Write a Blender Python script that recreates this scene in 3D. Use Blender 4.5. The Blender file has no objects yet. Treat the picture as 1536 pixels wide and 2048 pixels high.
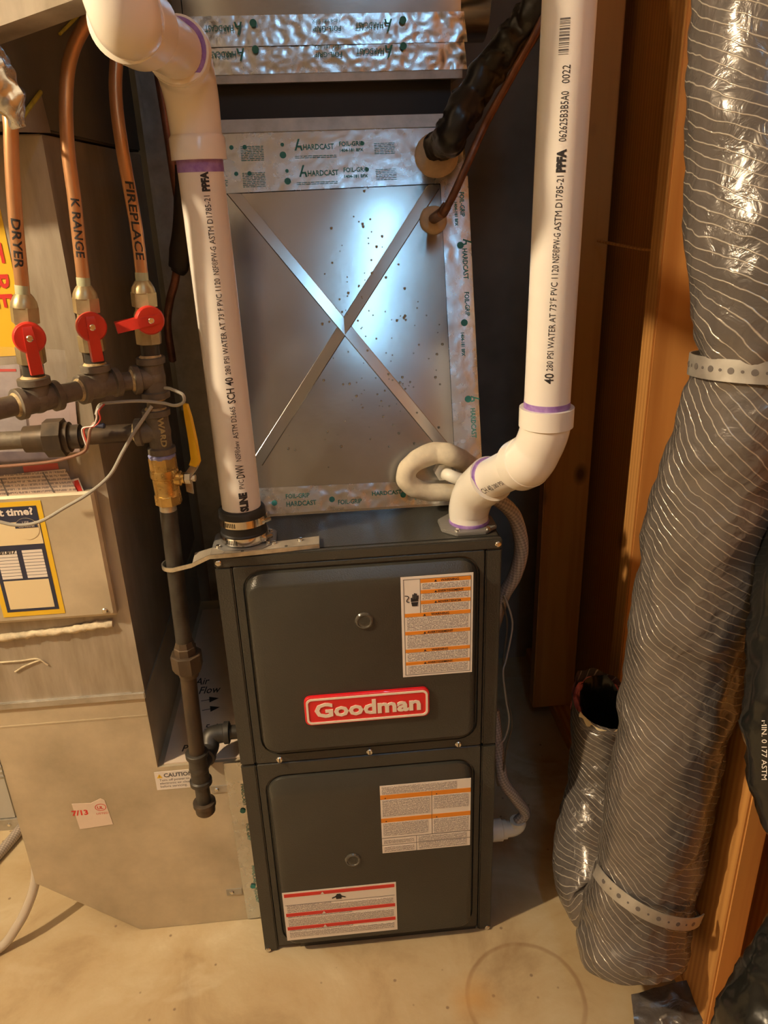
import bpy, bmesh, math, random
from mathutils import Vector, Matrix, noise
random.seed(7)
scene = bpy.context.scene
COL = scene.collection
V = Vector
PI = math.pi

# ------------------------------------------------------------------ camera
FPX = 1540.0
CAM = V((0.185, -1.094, 1.399))
def cam_axes(p, y, r):
    f = V((math.sin(y)*math.cos(p), math.cos(y)*math.cos(p), -math.sin(p)))
    rt = V((math.cos(y), -math.sin(y), 0)); up = rt.cross(f)
    return (rt*math.cos(r)+up*math.sin(r), up*math.cos(r)-rt*math.sin(r), f)
CR, CU, CF = cam_axes(0.400, 0.076, -0.035)
cd = bpy.data.cameras.new('camera'); cam = bpy.data.objects.new('camera', cd); COL.objects.link(cam)
m = Matrix.Identity(4)
for i in range(3):
    m[i][0] = CR[i]; m[i][1] = CU[i]; m[i][2] = -CF[i]; m[i][3] = CAM[i]
cam.matrix_world = m
cd.sensor_fit = 'HORIZONTAL'; cd.sensor_width = 36.0; cd.lens = 36.0*FPX/1536.0
cd.clip_start = 0.02
scene.camera = cam
def _ray(u, v): return CF + CR*((u-768)/FPX) - CU*((v-1024)/FPX)
def PX(u, v, x): d = _ray(u, v); return CAM + d*((x-CAM.x)/d.x)
def PY(u, v, y): d = _ray(u, v); return CAM + d*((y-CAM.y)/d.y)
def PZ(u, v, z): d = _ray(u, v); return CAM + d*((z-CAM.z)/d.z)
def PD(u, v, dep): return CAM + _ray(u, v)*dep

# ------------------------------------------------------------------ world and exposure
w = bpy.data.worlds.new('world'); scene.world = w; w.use_nodes = True
w.node_tree.nodes['Background'].inputs[0].default_value = (0.9, 0.75, 0.55, 1)
w.node_tree.nodes['Background'].inputs[1].default_value = 0.0
scene.view_settings.view_transform = 'Standard'
scene.view_settings.look = 'None'
scene.view_settings.gamma = 1.0
scene.view_settings.use_curve_mapping = False
scene.view_settings.exposure = 0.0
BULB_POS = V((-1.5, -0.72, 2.27)); BULB_POWER = 172.0; BULB_COL = (1.0, 0.78, 0.50)
PANEL_POS = V((0.475, -1.68, 2.39)); PANEL_POWER = 6.0; PANEL_COL = (0.30, 0.66, 1.0)

# ------------------------------------------------------------------ materials
MATS = {}
def nodes_of(name):
    mt = bpy.data.materials.new(name); mt.use_nodes = True
    nt = mt.node_tree
    return mt, nt, nt.nodes['Principled BSDF']
def N(nt, t, **k):
    n = nt.nodes.new(t)
    for a, b in k.items():
        if a.startswith('i_'): n.inputs[a[2:].replace('_', ' ')].default_value = b
        else: setattr(n, a, b)
    return n
def L(nt, a, b): nt.links.new(a, b)
def coords(nt, sc=(1, 1, 1), kind='Object'):
    tc = N(nt, 'ShaderNodeTexCoord'); mp = N(nt, 'ShaderNodeMapping')
    mp.inputs['Scale'].default_value = sc
    L(nt, tc.outputs[kind], mp.inputs['Vector']); return mp.outputs['Vector']
def ramp(nt, fac, stops):
    r = N(nt, 'ShaderNodeValToRGB'); e = r.color_ramp.elements
    while len(e) < len(stops): e.new(0.5)
    for el, (p, c) in zip(e, stops):
        el.position = p; el.color = (*c, 1) if len(c) == 3 else c
    L(nt, fac, r.inputs[0]); return r.outputs[0]
def mat(name, col, rough=0.5, metal=0.0, var=0.0, vscale=8, col2=None, stretch=(1, 1, 1), bump=0.0, bscale=200, bstretch=(1, 1, 1), coat=0, rvar=0.0, spec=0.5, trans=0, alpha=1, emit=0, detail=4, sss=0):
    if name in MATS: return MATS[name]
    mt, nt, b = nodes_of(name)
    b.inputs['Base Color'].default_value = (*col, 1)
    b.inputs['Roughness'].default_value = rough
    b.inputs['Metallic'].default_value = metal
    b.inputs['Specular IOR Level'].default_value = spec
    b.inputs['Coat Weight'].default_value = coat
    b.inputs['Transmission Weight'].default_value = trans
    b.inputs['Alpha'].default_value = alpha
    if sss:
        b.inputs['Subsurface Weight'].default_value = sss
        b.inputs['Subsurface Radius'].default_value = (0.004, 0.003, 0.002)
    if emit:
        b.inputs['Emission Color'].default_value = (*col, 1); b.inputs['Emission Strength'].default_value = emit
    if var or col2:
        n = N(nt, 'ShaderNodeTexNoise'); n.inputs['Scale'].default_value = vscale; n.inputs['Detail'].default_value = detail
        n.inputs['Roughness'].default_value = 0.6
        L(nt, coords(nt, stretch), n.inputs['Vector'])
        c2 = col2 or tuple(c*(1-var) for c in col); c1 = col if col2 else tuple(min(1, c*(1+var*0.5)) for c in col)
        L(nt, ramp(nt, n.outputs['Fac'], [(0.32, c2), (0.66, c1)]), b.inputs['Base Color'])
        if rvar:
            mr = N(nt, 'ShaderNodeMapRange'); mr.inputs[1].default_value = .3; mr.inputs[2].default_value = .7
            mr.inputs[3].default_value = max(0.02, rough-rvar); mr.inputs[4].default_value = min(1, rough+rvar)
            L(nt, n.outputs['Fac'], mr.inputs[0]); L(nt, mr.outputs[0], b.inputs['Roughness'])
    if bump:
        n = N(nt, 'ShaderNodeTexNoise'); n.inputs['Scale'].default_value = bscale; n.inputs['Detail'].default_value = 3
        L(nt, coords(nt, bstretch), n.inputs['Vector'])
        bp = N(nt, 'ShaderNodeBump'); bp.inputs['Strength'].default_value = bump; bp.inputs['Distance'].default_value = 0.002
        L(nt, n.outputs['Fac'], bp.inputs['Height']); L(nt, bp.outputs['Normal'], b.inputs['Normal'])
    MATS[name] = mt; return mt

mat('furnace_paint', (0.046, 0.0445, 0.037), .28, 0, bump=.25, bscale=420, var=.12, vscale=5)
mat('black_paint', (0.018, 0.018, 0.018), .4, 0, var=.2, vscale=9)
mat('galv', (0.52, 0.50, 0.46), .42, .75, var=.22, vscale=26, rvar=.1, bump=.05, bscale=90)
mat('galv_dirty', (0.52, 0.46, 0.37), .5, .4, col2=(0.33, 0.28, 0.21), vscale=14, stretch=(2.2, 1, .35), rvar=.12, bump=.06, bscale=70, detail=8)
mat('galv_boot', (0.57, 0.49, 0.35), .5, .3, var=.26, vscale=7, rvar=.1, bump=.05, bscale=120, detail=6)
mat('galv_blue', (0.50, 0.495, 0.48), .19, .95, var=.10, vscale=5, rvar=.03, bump=.03, bscale=60)
mat('foil', (0.66, 0.68, 0.70), .26, .96, var=.05, vscale=40, rvar=.05, bump=.08, bscale=110)
mat('pvc', (0.80, 0.76, 0.70), .3, 0, var=.05, vscale=10, sss=.05)
mat('pvc_fit', (0.82, 0.78, 0.71), .22, 0, var=.03, vscale=8, sss=.05)
mat('primer', (0.22, 0.10, 0.40), .45, 0, col2=(0.40, 0.26, 0.55), vscale=60)
mat('ink', (0.02, 0.018, 0.02), .6)
mat('ink_grey', (0.12, 0.11, 0.11), .6)
mat('foil_ink', (0.03, 0.22, 0.20), .5)
mat('flange_grey', (0.20, 0.19, 0.175), .4, .1)
mat('rubber', (0.016, 0.016, 0.016), .55, var=.2, vscale=20)
mat('chrome', (0.78, 0.74, 0.68), .16, 1, var=.1, vscale=30)
mat('steel_screw', (0.75, 0.72, 0.66), .22, 1)
mat('copper', (0.64, 0.34, 0.16), .36, .55, col2=(0.46, 0.24, 0.12), vscale=16, stretch=(1, 1, .4), rvar=.08)
mat('copper_dark', (0.20, 0.09, 0.055), .4, .6, var=.4, vscale=40)
mat('brass', (0.50, 0.41, 0.24), .4, .7, col2=(0.34, 0.27, 0.15), vscale=30, rvar=.1)
mat('brass_bright', (0.66, 0.44, 0.15), .3, .9, var=.2, vscale=40, rvar=.08, bump=.2, bscale=300)
mat('iron', (0.19, 0.16, 0.12), .55, .35, col2=(0.10, 0.085, 0.068), vscale=30, rvar=.12, bump=.25, bscale=220)
mat('iron_black', (0.06, 0.054, 0.046), .42, .4, var=.35, vscale=30, rvar=.1)
mat('iron_rust', (0.11, 0.075, 0.045), .45, .4, col2=(0.05, 0.04, 0.032), vscale=26, stretch=(1, 1, .25), rvar=.1)
mat('dope', (0.50, 0.37, 0.18), .6, var=.55, vscale=90)
mat('dope_blue', (0.25, 0.26, 0.48), .6, var=.3, vscale=90)
mat('red_plastic', (0.62, 0.035, 0.022), .32, coat=.2, var=.08, vscale=20)
mat('yellow_vinyl', (0.80, 0.46, 0.02), .4)
mat('zinc', (0.62, 0.58, 0.50), .35, .85, var=.3, vscale=40)
mat('putty', (0.62, 0.47, 0.31), .85, var=.15, vscale=40, bump=.3, bscale=60)
mat('foam', (0.66, 0.58, 0.44), .8, var=.2, vscale=30, bump=.5, bscale=45)
mat('white_plastic', (0.80, 0.77, 0.68), .35, sss=.05)
mat('black_tape', (0.012, 0.012, 0.013), .34, var=.2, vscale=20, bump=.4, bscale=45)
mat('black_film', (0.008, 0.009, 0.009), .2, bump=.35, bscale=38)
mat('label_white', (0.80, 0.73, 0.66), .5)
mat('label_orange', (0.80, 0.27, 0.02), .5)
mat('label_red', (0.66, 0.04, 0.03), .5)
mat('badge_red', (0.72, 0.015, 0.02), .3, coat=.3)
mat('badge_cream', (0.85, 0.74, 0.62), .4)
mat('label_yellow', (0.82, 0.52, 0.03), .5)
mat('label_navy', (0.03, 0.035, 0.07), .5)
mat('label_cream', (0.80, 0.66, 0.40), .5)
mat('paper', (0.74, 0.60, 0.48), .6, var=.06, vscale=20)
mat('paper_grey', (0.45, 0.40, 0.42), .6, var=.3, vscale=18)
mat('sealant', (0.66, 0.56, 0.38), .8, var=.35, vscale=60, bump=.6, bscale=90)
mat('caulk_yellow', (0.55, 0.50, 0.06), .6, var=.3, vscale=60)
mat('wire_grey', (0.35, 0.33, 0.28), .45)
mat('wire_brown', (0.26, 0.13, 0.08), .45)
mat('wire_white', (0.8, 0.74, 0.68), .4)
mat('wire_red', (0.55, 0.06, 0.04), .4)
mat('wire_dark', (0.10, 0.085, 0.06), .5)
mat('insul_pink', (0.70, 0.18, 0.18), .95, var=.4, vscale=50, bump=.8, bscale=90)
mat('duct_liner', (0.13, 0.12, 0.095), .75, var=.25, vscale=5, bump=.2, bscale=200)
mat('wall_concrete', (0.30, 0.27, 0.23), .9, var=.35, vscale=3, bump=.3, bscale=30)
mat('wall_paint', (0.26, 0.21, 0.15), .9, var=.1, vscale=2)
mat('ceiling_board', (0.42, 0.38, 0.33), .9, var=.12, vscale=2)
mat('socket', (0.7, 0.66, 0.6), .4)
mat('glass_port', (0.07, 0.065, 0.055), .1, .0, coat=.6, spec=.9)
mat('tie_white', (0.86, 0.80, 0.66), .4)

def wood(name, c1, c2, axis=2, scale=1.0):
    mt, nt, b = nodes_of(name)
    st = [9, 9, 9]; st[axis] = 0.55
    vec = coords(nt, tuple(s*scale for s in st))
    n1 = N(nt, 'ShaderNodeTexNoise'); n1.inputs['Scale'].default_value = 2.2; n1.inputs['Detail'].default_value = 5; n1.inputs['Distortion'].default_value = .6
    L(nt, vec, n1.inputs['Vector'])
    wv = N(nt, 'ShaderNodeTexWave'); wv.wave_type = 'RINGS'; wv.rings_direction = 'Z'
    wv.inputs['Scale'].default_value = 1.7; wv.inputs['Distortion'].default_value = 5; wv.inputs['Detail'].default_value = 3; wv.inputs['Detail Scale'].default_value = 1.2
    st2 = [14, 14, 14]; st2[axis] = 0.5
    L(nt, coords(nt, tuple(st2)), wv.inputs['Vector'])
    mx = N(nt, 'ShaderNodeMath', operation='ADD'); ml = N(nt, 'ShaderNodeMath', operation='MULTIPLY'); ml.inputs[1].default_value = .45
    L(nt, wv.outputs['Fac'], ml.inputs[0]); L(nt, ml.outputs[0], mx.inputs[0])
    m2 = N(nt, 'ShaderNodeMath', operation='MULTIPLY'); m2.inputs[1].default_value = .6
    L(nt, n1.outputs['Fac'], m2.inputs[0]); L(nt, m2.outputs[0], mx.inputs[1])
    # knots
    vo = N(nt, 'ShaderNodeTexVoronoi'); vo.inputs['Scale'].default_value = 1.0
    st3 = [7, 7, 7]; st3[axis] = 4.2
    L(nt, coords(nt, tuple(st3)), vo.inputs['Vector'])
    k = ramp(nt, vo.outputs['Distance'], [(0.05, (1, 1, 1)), (0.14, (0, 0, 0))])
    col = ramp(nt, mx.outputs[0], [(0.25, c2), (0.7, c1)])
    mixn = N(nt, 'ShaderNodeMix', data_type='RGBA')
    L(nt, k, mixn.inputs[0]); L(nt, col, mixn.inputs[6]); mixn.inputs[7].default_value = (*(c*.3 for c in c2), 1)
    L(nt, mixn.outputs[2], b.inputs['Base Color'])
    b.inputs['Roughness'].default_value = .62
    bp = N(nt, 'ShaderNodeBump'); bp.inputs['Strength'].default_value = .15; bp.inputs['Distance'].default_value = .002
    L(nt, mx.outputs[0], bp.inputs['Height']); L(nt, bp.outputs['Normal'], b.inputs['Normal'])
    MATS[name] = mt
wood('wood_stud', (0.60, 0.30, 0.085), (0.46, 0.20, 0.05))
wood('wood_sheath', (0.50, 0.22, 0.045), (0.38, 0.15, 0.03), scale=.4)
wood('wood_plate', (0.58, 0.29, 0.085), (0.44, 0.19, 0.05), axis=1)

def concrete():
    mt, nt, b = nodes_of('concrete')
    vec = coords(nt)
    n = N(nt, 'ShaderNodeTexNoise'); n.inputs['Scale'].default_value = 4.5; n.inputs['Detail'].default_value = 9; n.inputs['Roughness'].default_value = .62; n.inputs['Distortion'].default_value = .5
    L(nt, vec, n.inputs['Vector'])
    base = ramp(nt, n.outputs['Fac'], [(0.28, (0.33, 0.22, 0.11)), (0.47, (0.48, 0.36, 0.20)), (0.62, (0.54, 0.43, 0.26)), (0.74, (0.63, 0.53, 0.35))])
    # pale scuffs
    n2 = N(nt, 'ShaderNodeTexNoise'); n2.inputs['Scale'].default_value = 3.2; n2.inputs['Detail'].default_value = 6; n2.inputs['Distortion'].default_value = .9
    L(nt, coords(nt, (1, 1.3, 1)), n2.inputs['Vector'])
    sc = ramp(nt, n2.outputs['Fac'], [(0.57, (0, 0, 0)), (0.64, (.3, .3, .3)), (0.70, (0, 0, 0))])
    mx = N(nt, 'ShaderNodeMix', data_type='RGBA'); L(nt, sc, mx.inputs[0]); L(nt, base, mx.inputs[6]); mx.inputs[7].default_value = (0.68, 0.60, 0.42, 1)
    # dark specks
    vo = N(nt, 'ShaderNodeTexVoronoi'); vo.inputs['Scale'].default_value = 22; L(nt, vec, vo.inputs['Vector'])
    sp = ramp(nt, vo.outputs['Distance'], [(0.05, (.8, .8, .8)), (0.085, (0, 0, 0))])
    mx2 = N(nt, 'ShaderNodeMix', data_type='RGBA'); L(nt, sp, mx2.inputs[0]); L(nt, mx.outputs[2], mx2.inputs[6]); mx2.inputs[7].default_value = (0.20, 0.13, 0.08, 1)
    # rust ring left by a can
    ds = N(nt, 'ShaderNodeVectorMath', operation='DISTANCE'); L(nt, vec, ds.inputs[0]); ds.inputs[1].default_value = (0.490+1.15, -0.148+1.2, 0.06)
    nj = N(nt, 'ShaderNodeTexNoise'); nj.inputs['Scale'].default_value = 18; L(nt, vec, nj.inputs['Vector'])
    j = N(nt, 'ShaderNodeMath', operation='MULTIPLY_ADD'); j.inputs[1].default_value = .007; L(nt, nj.outputs['Fac'], j.inputs[0]); L(nt, ds.outputs['Value'], j.inputs[2])
    ring = ramp(nt, j.outputs[0], [(0.108, (0, 0, 0)), (0.1115, (1, 1, 1)), (0.115, (0, 0, 0))])
    ring2 = ramp(nt, nj.outputs['Fac'], [(0.3, (.5, .5, .5)), (0.6, (1, 1, 1))])
    mm = N(nt, 'ShaderNodeMath', operation='MULTIPLY'); L(nt, ring, mm.inputs[0]); L(nt, ring2, mm.inputs[1])
    mx3 = N(nt, 'ShaderNodeMix', data_type='RGBA'); L(nt, mm.outputs[0], mx3.inputs[0]); L(nt, mx2.outputs[2], mx3.inputs[6]); mx3.inputs[7].default_value = (0.17, 0.055, 0.01, 1)
    # rust stain beside the ring
    d2 = N(nt, 'ShaderNodeVectorMath', operation='DISTANCE'); L(nt, vec, d2.inputs[0]); d2.inputs[1].default_value = (0.395+1.15, -0.14+1.2, 0.06)
    s2 = ramp(nt, d2.outputs['Value'], [(0.0, (.8, .8, .8)), (0.06, (0, 0, 0))])
    m4 = N(nt, 'ShaderNodeMath', operation='MULTIPLY'); L(nt, s2, m4.inputs[0]); L(nt, ring2, m4.inputs[1])
    mx4 = N(nt, 'ShaderNodeMix', data_type='RGBA'); L(nt, m4.outputs[0], mx4.inputs[0]); L(nt, mx3.outputs[2], mx4.inputs[6]); mx4.inputs[7].default_value = (0.55, 0.30, 0.09, 1)
    L(nt, mx4.outputs[2], b.inputs['Base Color'])
    b.inputs['Roughness'].default_value = .6
    n3 = N(nt, 'ShaderNodeTexNoise'); n3.inputs['Scale'].default_value = 45; n3.inputs['Detail'].default_value = 8; L(nt, vec, n3.inputs['Vector'])
    bp = N(nt, 'ShaderNodeBump'); bp.inputs['Strength'].default_value = .25; bp.inputs['Distance'].default_value = .003
    L(nt, n3.outputs['Fac'], bp.inputs['Height']); L(nt, bp.outputs['Normal'], b.inputs['Normal'])
    MATS['concrete'] = mt
concrete()

def fine_print(name, paper, ink, period=0.0026, axis=2):
    mt, nt, b = nodes_of(name)
    tc = N(nt, 'ShaderNodeTexCoord'); sx = N(nt, 'ShaderNodeSeparateXYZ'); L(nt, tc.outputs['Object'], sx.inputs[0])
    fr = N(nt, 'ShaderNodeMath', operation='MULTIPLY'); fr.inputs[1].default_value = 1/period; L(nt, sx.outputs[axis], fr.inputs[0])
    f2 = N(nt, 'ShaderNodeMath', operation='FRACT'); L(nt, fr.outputs[0], f2.inputs[0])
    gt = N(nt, 'ShaderNodeMath', operation='GREATER_THAN'); gt.inputs[1].default_value = .42; L(nt, f2.outputs[0], gt.inputs[0])
    n = N(nt, 'ShaderNodeTexNoise'); n.inputs['Scale'].default_value = 1; n.inputs['Detail'].default_value = 1
    sc = [650, 650, 650]; sc[axis] = 1.3/period
    L(nt, coords(nt, tuple(sc)), n.inputs['Vector'])
    g2 = N(nt, 'ShaderNodeMath', operation='GREATER_THAN'); g2.inputs[1].default_value = .44; L(nt, n.outputs['Fac'], g2.inputs[0])
    ml = N(nt, 'ShaderNodeMath', operation='MULTIPLY'); L(nt, gt.outputs[0], ml.inputs[0]); L(nt, g2.outputs[0], ml.inputs[1])
    mx = N(nt, 'ShaderNodeMix', data_type='RGBA'); L(nt, ml.outputs[0], mx.inputs[0]); mx.inputs[6].default_value = (*paper, 1); mx.inputs[7].default_value = (*ink, 1)
    L(nt, mx.outputs[2], b.inputs['Base Color']); b.inputs['Roughness'].default_value = .5
    MATS[name] = mt
fine_print('print_white', (0.80, 0.73, 0.66), (0.20, 0.17, 0.17))
fine_print('print_cream', (0.74, 0.60, 0.48), (0.28, 0.22, 0.2), .006)
fine_print('print_foil', (0.74, 0.72, 0.69), (0.12, 0.34, 0.32), .0030)

def flex_film(name, c_dark, c_line, nlines, twist=1.0):
    """metallised film over glass wool with reinforcing threads, UV: u round, v along (metres)"""
    mt, nt, b = nodes_of(name)
    uv = N(nt, 'ShaderNodeTexCoord'); sx = N(nt, 'ShaderNodeSeparateXYZ'); L(nt, uv.outputs['UV'], sx.inputs[0])
    nz = N(nt, 'ShaderNodeTexNoise'); nz.inputs['Scale'].default_value = 14; nz.inputs['Detail'].default_value = 3; L(nt, coords(nt), nz.inputs['Vector'])
    a = N(nt, 'ShaderNodeMath', operation='MULTIPLY'); a.inputs[1].default_value = nlines; L(nt, sx.outputs[1], a.inputs[0])
    a2 = N(nt, 'ShaderNodeMath', operation='MULTIPLY_ADD'); a2.inputs[1].default_value = twist; L(nt, sx.outputs[0], a2.inputs[0]); L(nt, a.outputs[0], a2.inputs[2])
    a3 = N(nt, 'ShaderNodeMath', operation='MULTIPLY_ADD'); a3.inputs[1].default_value = 1.6; L(nt, nz.outputs['Fac'], a3.inputs[0]); L(nt, a2.outputs[0], a3.inputs[2])
    fr = N(nt, 'ShaderNodeMath', operation='FRACT'); L(nt, a3.outputs[0], fr.inputs[0])
    line = ramp(nt, fr.outputs[0], [(0.43, (0, 0, 0)), (0.49, (1, 1, 1)), (0.53, (1, 1, 1)), (0.60, (0, 0, 0))])
    n2 = N(nt, 'ShaderNodeTexNoise'); n2.inputs['Scale'].default_value = 9; n2.inputs['Detail'].default_value = 5; L(nt, coords(nt), n2.inputs['Vector'])
    base = ramp(nt, n2.outputs['Fac'], [(0.3, tuple(c*.75 for c in c_dark)), (0.7, tuple(min(1, c*1.2) for c in c_dark))])
    mx = N(nt, 'ShaderNodeMix', data_type='RGBA'); L(nt, line, mx.inputs[0]); L(nt, base, mx.inputs[6]); mx.inputs[7].default_value = (*c_line, 1)
    L(nt, mx.outputs[2], b.inputs['Base Color'])
    b.inputs['Metallic'].default_value = .25; b.inputs['Roughness'].default_value = .26
    b.inputs['Coat Weight'].default_value = .3; b.inputs['Coat Roughness'].default_value = .12
    n3 = N(nt, 'ShaderNodeTexNoise'); n3.inputs['Scale'].default_value = 34; n3.inputs['Detail'].default_value = 4; n3.inputs['Distortion'].default_value = 1.2; L(nt, coords(nt), n3.inputs['Vector'])
    bp = N(nt, 'ShaderNodeBump'); bp.inputs['Strength'].default_value = .55; bp.inputs['Distance'].default_value = .006; L(nt, n3.outputs['Fac'], bp.inputs['Height'])
    bp2 = N(nt, 'ShaderNodeBump'); bp2.inputs['Strength'].default_value = .5; bp2.inputs['Distance'].default_value = .002; L(nt, line, bp2.inputs['Height']); L(nt, bp.outputs['Normal'], bp2.inputs['Normal'])
    L(nt, bp2.outputs['Normal'], b.inputs['Normal'])
    MATS[name] = mt
flex_film('flex_film', (0.135, 0.119, 0.110), (0.50, 0.45, 0.38), 74, 22.0)

def clear_plastic(name, tint, alpha, rough=.15, weave=0):
    mt, nt, b = nodes_of(name)
    b.inputs['Base Color'].default_value = (*tint, 1); b.inputs['Roughness'].default_value = rough; b.inputs['Alpha'].default_value = alpha
    b.inputs['Coat Weight'].default_value = .4
    if weave:
        ck = N(nt, 'ShaderNodeTexChecker'); ck.inputs['Scale'].default_value = 1
        tc = N(nt, 'ShaderNodeTexCoord'); mp = N(nt, 'ShaderNodeMapping'); L(nt, tc.outputs['UV'], mp.inputs['Vector'])
        mp.inputs['Scale'].default_value = (16, weave, 1); mp.inputs['Rotation'].default_value = (0, 0, .6)
        L(nt, mp.outputs[0], ck.inputs['Vector'])
        ck.inputs['Color1'].default_value = (*tint, 1); ck.inputs['Color2'].default_value = (*(c*.6 for c in tint), 1)
        L(nt, ck.outputs['Color'], b.inputs['Base Color'])
    MATS[name] = mt
clear_plastic('braided_hose', (0.52, 0.44, 0.38), .92, .3, 260)
clear_plastic('clear_tube', (0.60, 0.52, 0.42), .85)
clear_plastic('bag', (0.55, 0.5, 0.48), .16, .08)
mat('drop', (0.40, 0.46, 0.52), .04, .9)

# ------------------------------------------------------------------ mesh helpers
class MB:
    def __init__(s): s.v = []; s.f = []; s.uv = None
    def add(s, vs, fs):
        o = len(s.v); s.v += [V(p) for p in vs]; s.f += [tuple(i+o for i in f) for f in fs]; return s
    def box(s, x0, x1, y0, y1, z0, z1):
        return s.add([(x0,y0,z0),(x1,y0,z0),(x1,y1,z0),(x0,y1,z0),(x0,y0,z1),(x1,y0,z1),(x1,y1,z1),(x0,y1,z1)],
                     [(0,3,2,1),(4,5,6,7),(0,1,5,4),(1,2,6,5),(2,3,7,6),(3,0,4,7)])
    def prism(s, pts, d):
        """closed polygon pts (3D, planar) extruded by vector d"""
        n = len(pts); d = V(d); vs = [V(p) for p in pts] + [V(p)+d for p in pts]
        nrm = V((0,0,0))
        for i in range(n): nrm += V(pts[i]).cross(V(pts[(i+1) % n]))
        fl = nrm.dot(d) > 0
        fs = [tuple(range(n)), tuple(range(n, 2*n))]
        fs = [tuple(reversed(fs[0])), fs[1]] if fl else [fs[0], tuple(reversed(fs[1]))]
        for i in range(n):
            j = (i+1) % n
            fs.append((i, j, n+j, n+i) if fl else (j, i, n+i, n+j))
        return s.add(vs, fs)
    def rings(s, rings, cap0=True, cap1=True, closed=True):
        o = len(s.v); n = len(rings[0])
        for r in rings: s.v += [V(p) for p in r]
        for k in range(len(rings)-1):
            for i in range(n if closed else n-1):
                j = (i+1) % n
                s.f.append((o+k*n+i, o+k*n+j, o+(k+1)*n+j, o+(k+1)*n+i))
        if cap0: s.f.append(tuple(o+i for i in reversed(range(n))))
        if cap1: s.f.append(tuple(o+(len(rings)-1)*n+i for i in range(n)))
        return s
    def tube(s, pts, rad, n=16, caps=True, disp=None, uvs=False):
        pts = [V(p) for p in pts]; m_ = len(pts)
        rad = rad if isinstance(rad, (list, tuple)) else [rad]*m_
        t0 = (pts[1]-pts[0]).normalized(); up = V((0,0,1)) if abs(t0.z) < .8 else V((0,-1,0))
        a = (up - t0*up.dot(t0)).normalized(); rg = []; acc = 0; vl = []
        for k in range(m_):
            t = (pts[min(k+1, m_-1)]-pts[max(k-1, 0)]).normalized()
            a = (a - t*a.dot(t)).normalized(); b = t.cross(a)
            if k: acc += (pts[k]-pts[k-1]).length
            ring = []
            for i in range(n):
                th = 2*PI*i/n; r = rad[k]
                d = a*math.cos(th)+b*math.sin(th)
                if disp: r += disp(pts[k]+d*r, th, acc)
                ring.append(pts[k]+d*r)
            rg.append(ring); vl.append(acc)
        o = len(s.f)
        s.rings(rg, caps, caps)
        if uvs:
            s.uv = {}
            for k in range(m_-1):
                for i in range(n):
                    s.uv[o+k*n+i] = [(i/n, vl[k]), ((i+1)/n, vl[k]), ((i+1)/n, vl[k+1]), (i/n, vl[k+1])]
        return s
    def lathe(s, p, axis, prof, n=20, flat0=None):
        """prof: (t,r) along axis from p"""
        p = V(p); t = V(axis).normalized()
        ref = V(flat0) if flat0 else (V((0,0,1)) if abs(t.z) < .8 else V((0,-1,0)))
        a = (ref - t*ref.dot(t)).normalized(); b = t.cross(a)
        rg = [[p+t*tt+(a*math.cos(2*PI*(i+.5)/n)+b*math.sin(2*PI*(i+.5)/n))*max(r, 1e-5) for i in range(n)] for tt, r in prof]
        return s.rings(rg)
    def sphere(s, c, r, n=10, sq=(1,1,1)):
        c = V(c); rg = []
        for k in range(1, n):
            ph = PI*k/n
            rg.append([c+V((math.sin(ph)*math.cos(2*PI*i/(2*n))*r*sq[0], math.sin(ph)*math.sin(2*PI*i/(2*n))*r*sq[1], -math.cos(ph)*r*sq[2])) for i in range(2*n)])
        return s.rings(rg)
    def grid(s, p00, p10, p01, p11, nu, nv, disp=None):
        p00, p10, p01, p11 = map(V, (p00, p10, p01, p11))
        nr = (p10-p00).cross(p01-p00).normalized(); o = len(s.v)
        for j in range(nv+1):
            for i in range(nu+1):
                u = i/nu; v = j/nv
                p = (p00*(1-u)+p10*u)*(1-v)+(p01*(1-u)+p11*u)*v
                if disp: p = p+nr*disp(p, u, v)
                s.v.append(p)
        for j in range(nv):
            for i in range(nu):
                a = o+j*(nu+1)+i
                s.f.append((a, a+1, a+nu+2, a+nu+1))
        return s

def spline(pts, k=6):
    pts = [V(p) for p in pts]; out = []
    ext = [pts[0]*2-pts[1]] + pts + [pts[-1]*2-pts[-2]]
    for i in range(1, len(ext)-2):
        a, b, c, d = ext[i-1:i+3]
        for j in range(k):
            t = j/k
            out.append(.5*((2*b)+(c-a)*t+(2*a-5*b+4*c-d)*t*t+(3*b-a-3*c+d)*t**3))
    out.append(pts[-1]); return out
def lerp_list(vals, n):
    out = []
    for i in range(n):
        x = i/(n-1)*(len(vals)-1); k = min(int(x), len(vals)-2); out.append(vals[k]+(vals[k+1]-vals[k])*(x-k))
    return out

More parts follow.
